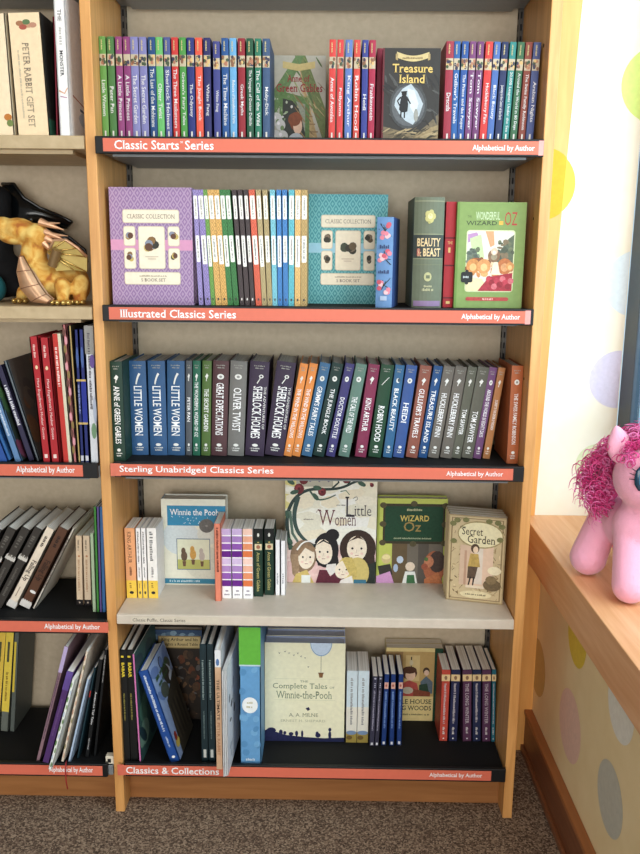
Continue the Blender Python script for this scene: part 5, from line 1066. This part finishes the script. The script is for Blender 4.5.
for q in it:                                  # nothing may sink into the shelf
    for i_ in ((1,) if q[0] == 's' else (1, 3)):
        r_ = q[i_+1] if not isinstance(q[i_+1], tuple) else q[i_+1][2]
        q[i_].z = max(q[i_].z, DZ+r_+.001); q[i_].x = min(q[i_].x, XLO-.002-(q[i_+1] if not isinstance(q[i_+1], tuple) else q[i_+1][0]))
blob('body', it, GOLD, dr, .0035, 5)
bl_ = MB()                                    # satin belly plates
pts = [dp(20, 257, .045), dp(17, 272, .032), dp(21, 289, .026), dp(32, 302, .022), dp(48, 304, .022)]
inn = [dp(24, 256, .04), dp(32, 270, .030), dp(40, 284, .024), dp(47, 294, .020), dp(53, 299, .020)]
vs = []; fs = []
for i in range(5):
    for k in range(6):
        t = k/5; q = pts[i].lerp(inn[i], t); q.y -= .012*math.sin(math.pi*t)+.004; q.z = max(q.z, DZ+.003); vs.append(q)
for i in range(4):
    for k in range(5): fs.append((i*6+k, i*6+k+1, (i+1)*6+k+1, (i+1)*6+k))
n0 = len(vs); vs2 = [Vector(v)+Vector((0, .014, 0)) for v in vs]
bl_.add(vs, [f[::-1] for f in fs], COP, True); bl_.add(vs2, fs, COP, True)
for i in range(5): bl_.tube([vs[i*6+k]+Vector((0, -.0004, 0)) for k in range(6)], .0009, (150, 96, 66), 4)
bl_.tube([vs[i*6+5] for i in range(5)], .0014, (120, 80, 40), 4)
put(bl_, 'belly', dr)
def spike(mb, a_, b_, r, mt, n=10): mb.cyl(a_, b_, r, .001, mt, n)
hn = MB()
for (a_, b_, r) in (((40, 222), (64, 230), .009), ((43, 224), (60, 223), .006), ((45, 232), (66, 241), .008), ((46, 238), (62, 247), .008), ((44, 243), (54, 254), .008), ((47, 234), (68, 236), .006)): spike(hn, dp(*a_, .06), dp(*b_, .055), r, COP)
put(hn, 'frill', dr)
wg = MB()
W0, WS = dp(48, 252, .05), [dp(54, 240, .05), dp(66, 240, .05), dp(78, 248, .055), dp(87, 257, .06), dp(87, 272, .06), dp(74, 270, .05), dp(56, 271, .045)]
ww_ = [Vector(W0)]+[Vector(p_) for p_ in WS]; n = len(ww_)
bk_ = [p_+Vector((0, .006, 0)) for p_ in ww_]
wg.add(ww_+bk_, [(0, i, i+1)[::-1] for i in range(1, n-1)]+[(n, n+i, n+i+1) for i in range(1, n-1)]+[(i, (i+1) % n, n+(i+1) % n, n+i) for i in range(n)], mat((196, 168, 84), .5, .2))
for p_ in WS[1:6]: wg.tube([W0+Vector((0, -.002, 0)), Vector(p_)+Vector((0, -.002, 0))], [.003, .0012], GOLDM, 6)
wg.tube([Vector(W0), Vector(WS[0]), Vector(WS[1]), Vector(WS[2]), Vector(WS[3])], .0035, COP, 6)
wg.cyl(dp(52, 266, .04), dp(57, 250, .035), .010, .011, mat((150, 116, 70), .35, .4), 12)
put(wg, 'wing', dr)
cw = MB()
for (x_, y_, dd) in ((53, 301, .03), (58, 304, .022), (64, 305, .022), (69, 304, .026), (15, 302, .075), (20, 302, .07), (26, 303, .075), (73, 302, .05), (78, 303, .045), (83, 302, .05)):
    c_ = dp(x_, y_, dd); bm = bmesh.new(); g = bmesh.ops.create_icosphere(bm, subdivisions=2, radius=1)['verts']
    for v in g: v.co = Vector((c_.x+v.co.x*.006, c_.y+v.co.y*.012, DZ+.007+v.co.z*.0065))
    cw.bm(bm, GOLDM, True)
put(cw, 'claws', dr)
e_ = MB(); c_ = dp(31, 219.5, .040)
bm = bmesh.new(); bmesh.ops.create_icosphere(bm, subdivisions=2, radius=.0045); bmesh.ops.translate(bm, vec=c_, verts=bm.verts); e_.bm(bm, mat((20, 16, 12), .15), True); put(e_, 'eye', dr)
# black plush dragon behind
BP = mat((17, 18, 21), .85, 0, .2, 200); BS = mat((14, 18, 22), .2, .0, .1, 40)
bbp = dp(0, 300, .15); bbp.z = DZ; br_ = empty('plush_dragon', bbp)
tag(br_, 'black plush dragon with shiny wings slumped behind the gold one', 'plush toy')
blob('body', [('s', dp(2, 274, .205), (.055, .045, .056)), ('c', dp(-2, 255, .205), .036, dp(0, 205, .205), .026), ('s', dp(-6, 198, .205), (.04, .032, .03)), ('c', dp(5, 288, .19), .022, dp(18, 288, .185), .02)], BP, br_, .005, 4)
wg = MB()
for pl in ([(2, 184), (14, 184), (24, 198), (40, 208), (58, 215), (72, 222), (66, 229), (40, 224), (14, 222), (2, 216)], [(30, 222), (50, 226), (70, 238), (85, 250), (87, 262), (78, 258), (58, 244), (36, 236)]):
    P_ = [Vector(dp(a_, b_, .222-.012*(i % 3))) for i, (a_, b_) in enumerate(pl)]; c_ = sum(P_, Vector())/len(P_); c_.y -= .012; Q_ = [p_+Vector((0, .012, 0)) for p_ in P_]; n = len(P_)
    wg.add(P_+Q_+[c_, c_+Vector((0, .014, 0))], [(2*n, (i+1) % n, i) for i in range(n)]+[(2*n+1, n+i, n+(i+1) % n) for i in range(n)]+[(i, (i+1) % n, n+(i+1) % n, n+i) for i in range(n)], BS, True)
    wg.tube(P_[:len(P_)//2+1], .004, BS, 6)
put(wg, 'wings', br_)
fo = MB()
c_ = dp(-4, 288, .13)
bm = bmesh.new(); g = bmesh.ops.create_icosphere(bm, subdivisions=3, radius=1)['verts']
for v in g: v.co = Vector((c_.x+v.co.x*.022, c_.y+v.co.y*.022, DZ+.0312+v.co.z*.03))
fo.bm(bm, mat((30, 110, 120), .5), True); put(fo, 'teal_paw', br_)

# ------------------------------------------------------------------ light
w = bpy.data.worlds.new('world'); scene.world = w; w.use_nodes = True
nt = w.node_tree; bg = nt.nodes['Background']; bg.inputs[1].default_value = 1
tc = nt.nodes.new('ShaderNodeTexCoord'); sp = nt.nodes.new('ShaderNodeSeparateXYZ'); nt.links.new(tc.outputs['Generated'], sp.inputs[0])
rm = nt.nodes.new('ShaderNodeValToRGB'); rm.color_ramp.elements[0].position = .15; rm.color_ramp.elements[1].position = .36        # dim room on one side, pale daylight beyond the window on the other
rm.color_ramp.elements[0].color = (.26, .25, .235, 1); rm.color_ramp.elements[1].color = (.52, .74, .88, 1)
nt.links.new(sp.outputs['X'], rm.inputs[0]); nt.links.new(rm.outputs[0], bg.inputs[0])
def area(name, loc, target, sx, sy, e_, col):
    l = bpy.data.lights.new(name, 'AREA'); l.shape = 'RECTANGLE'; l.size = sx; l.size_y = sy; l.energy = e_; l.color = col
    o = bpy.data.objects.new(name, l); COL.objects.link(o); o.location = loc
    o.rotation_euler = (Vector(target)-Vector(loc)).to_track_quat('-Z', 'Y').to_euler(); return o
area('window_daylight', (1.15, -.75, 1.75), (.35, .2, 1.1), 1.5, 1.5, 40, (1, .985, .95))
area('ceiling_lamp', (-.3, -1.3, 2.72), (0, .1, 1.0), 1.2, .6, 6, (1, .95, .86))
area('ceiling_lamp', (.5, -2.6, 2.72), (0, .1, .9), 1.2, .6, 6, (1, .95, .86))
area('front_fill', (.1, -4.4, 1.05), (0, 0, .75), 3.2, 2.0, 132, (1, .985, .96))  # added fill light from behind the camera, brightens the lower shelves
vs = scene.view_settings; vs.view_transform = 'Standard'; vs.look = 'None'; vs.gamma = 1; vs.exposure = .06; vs.use_curve_mapping = False
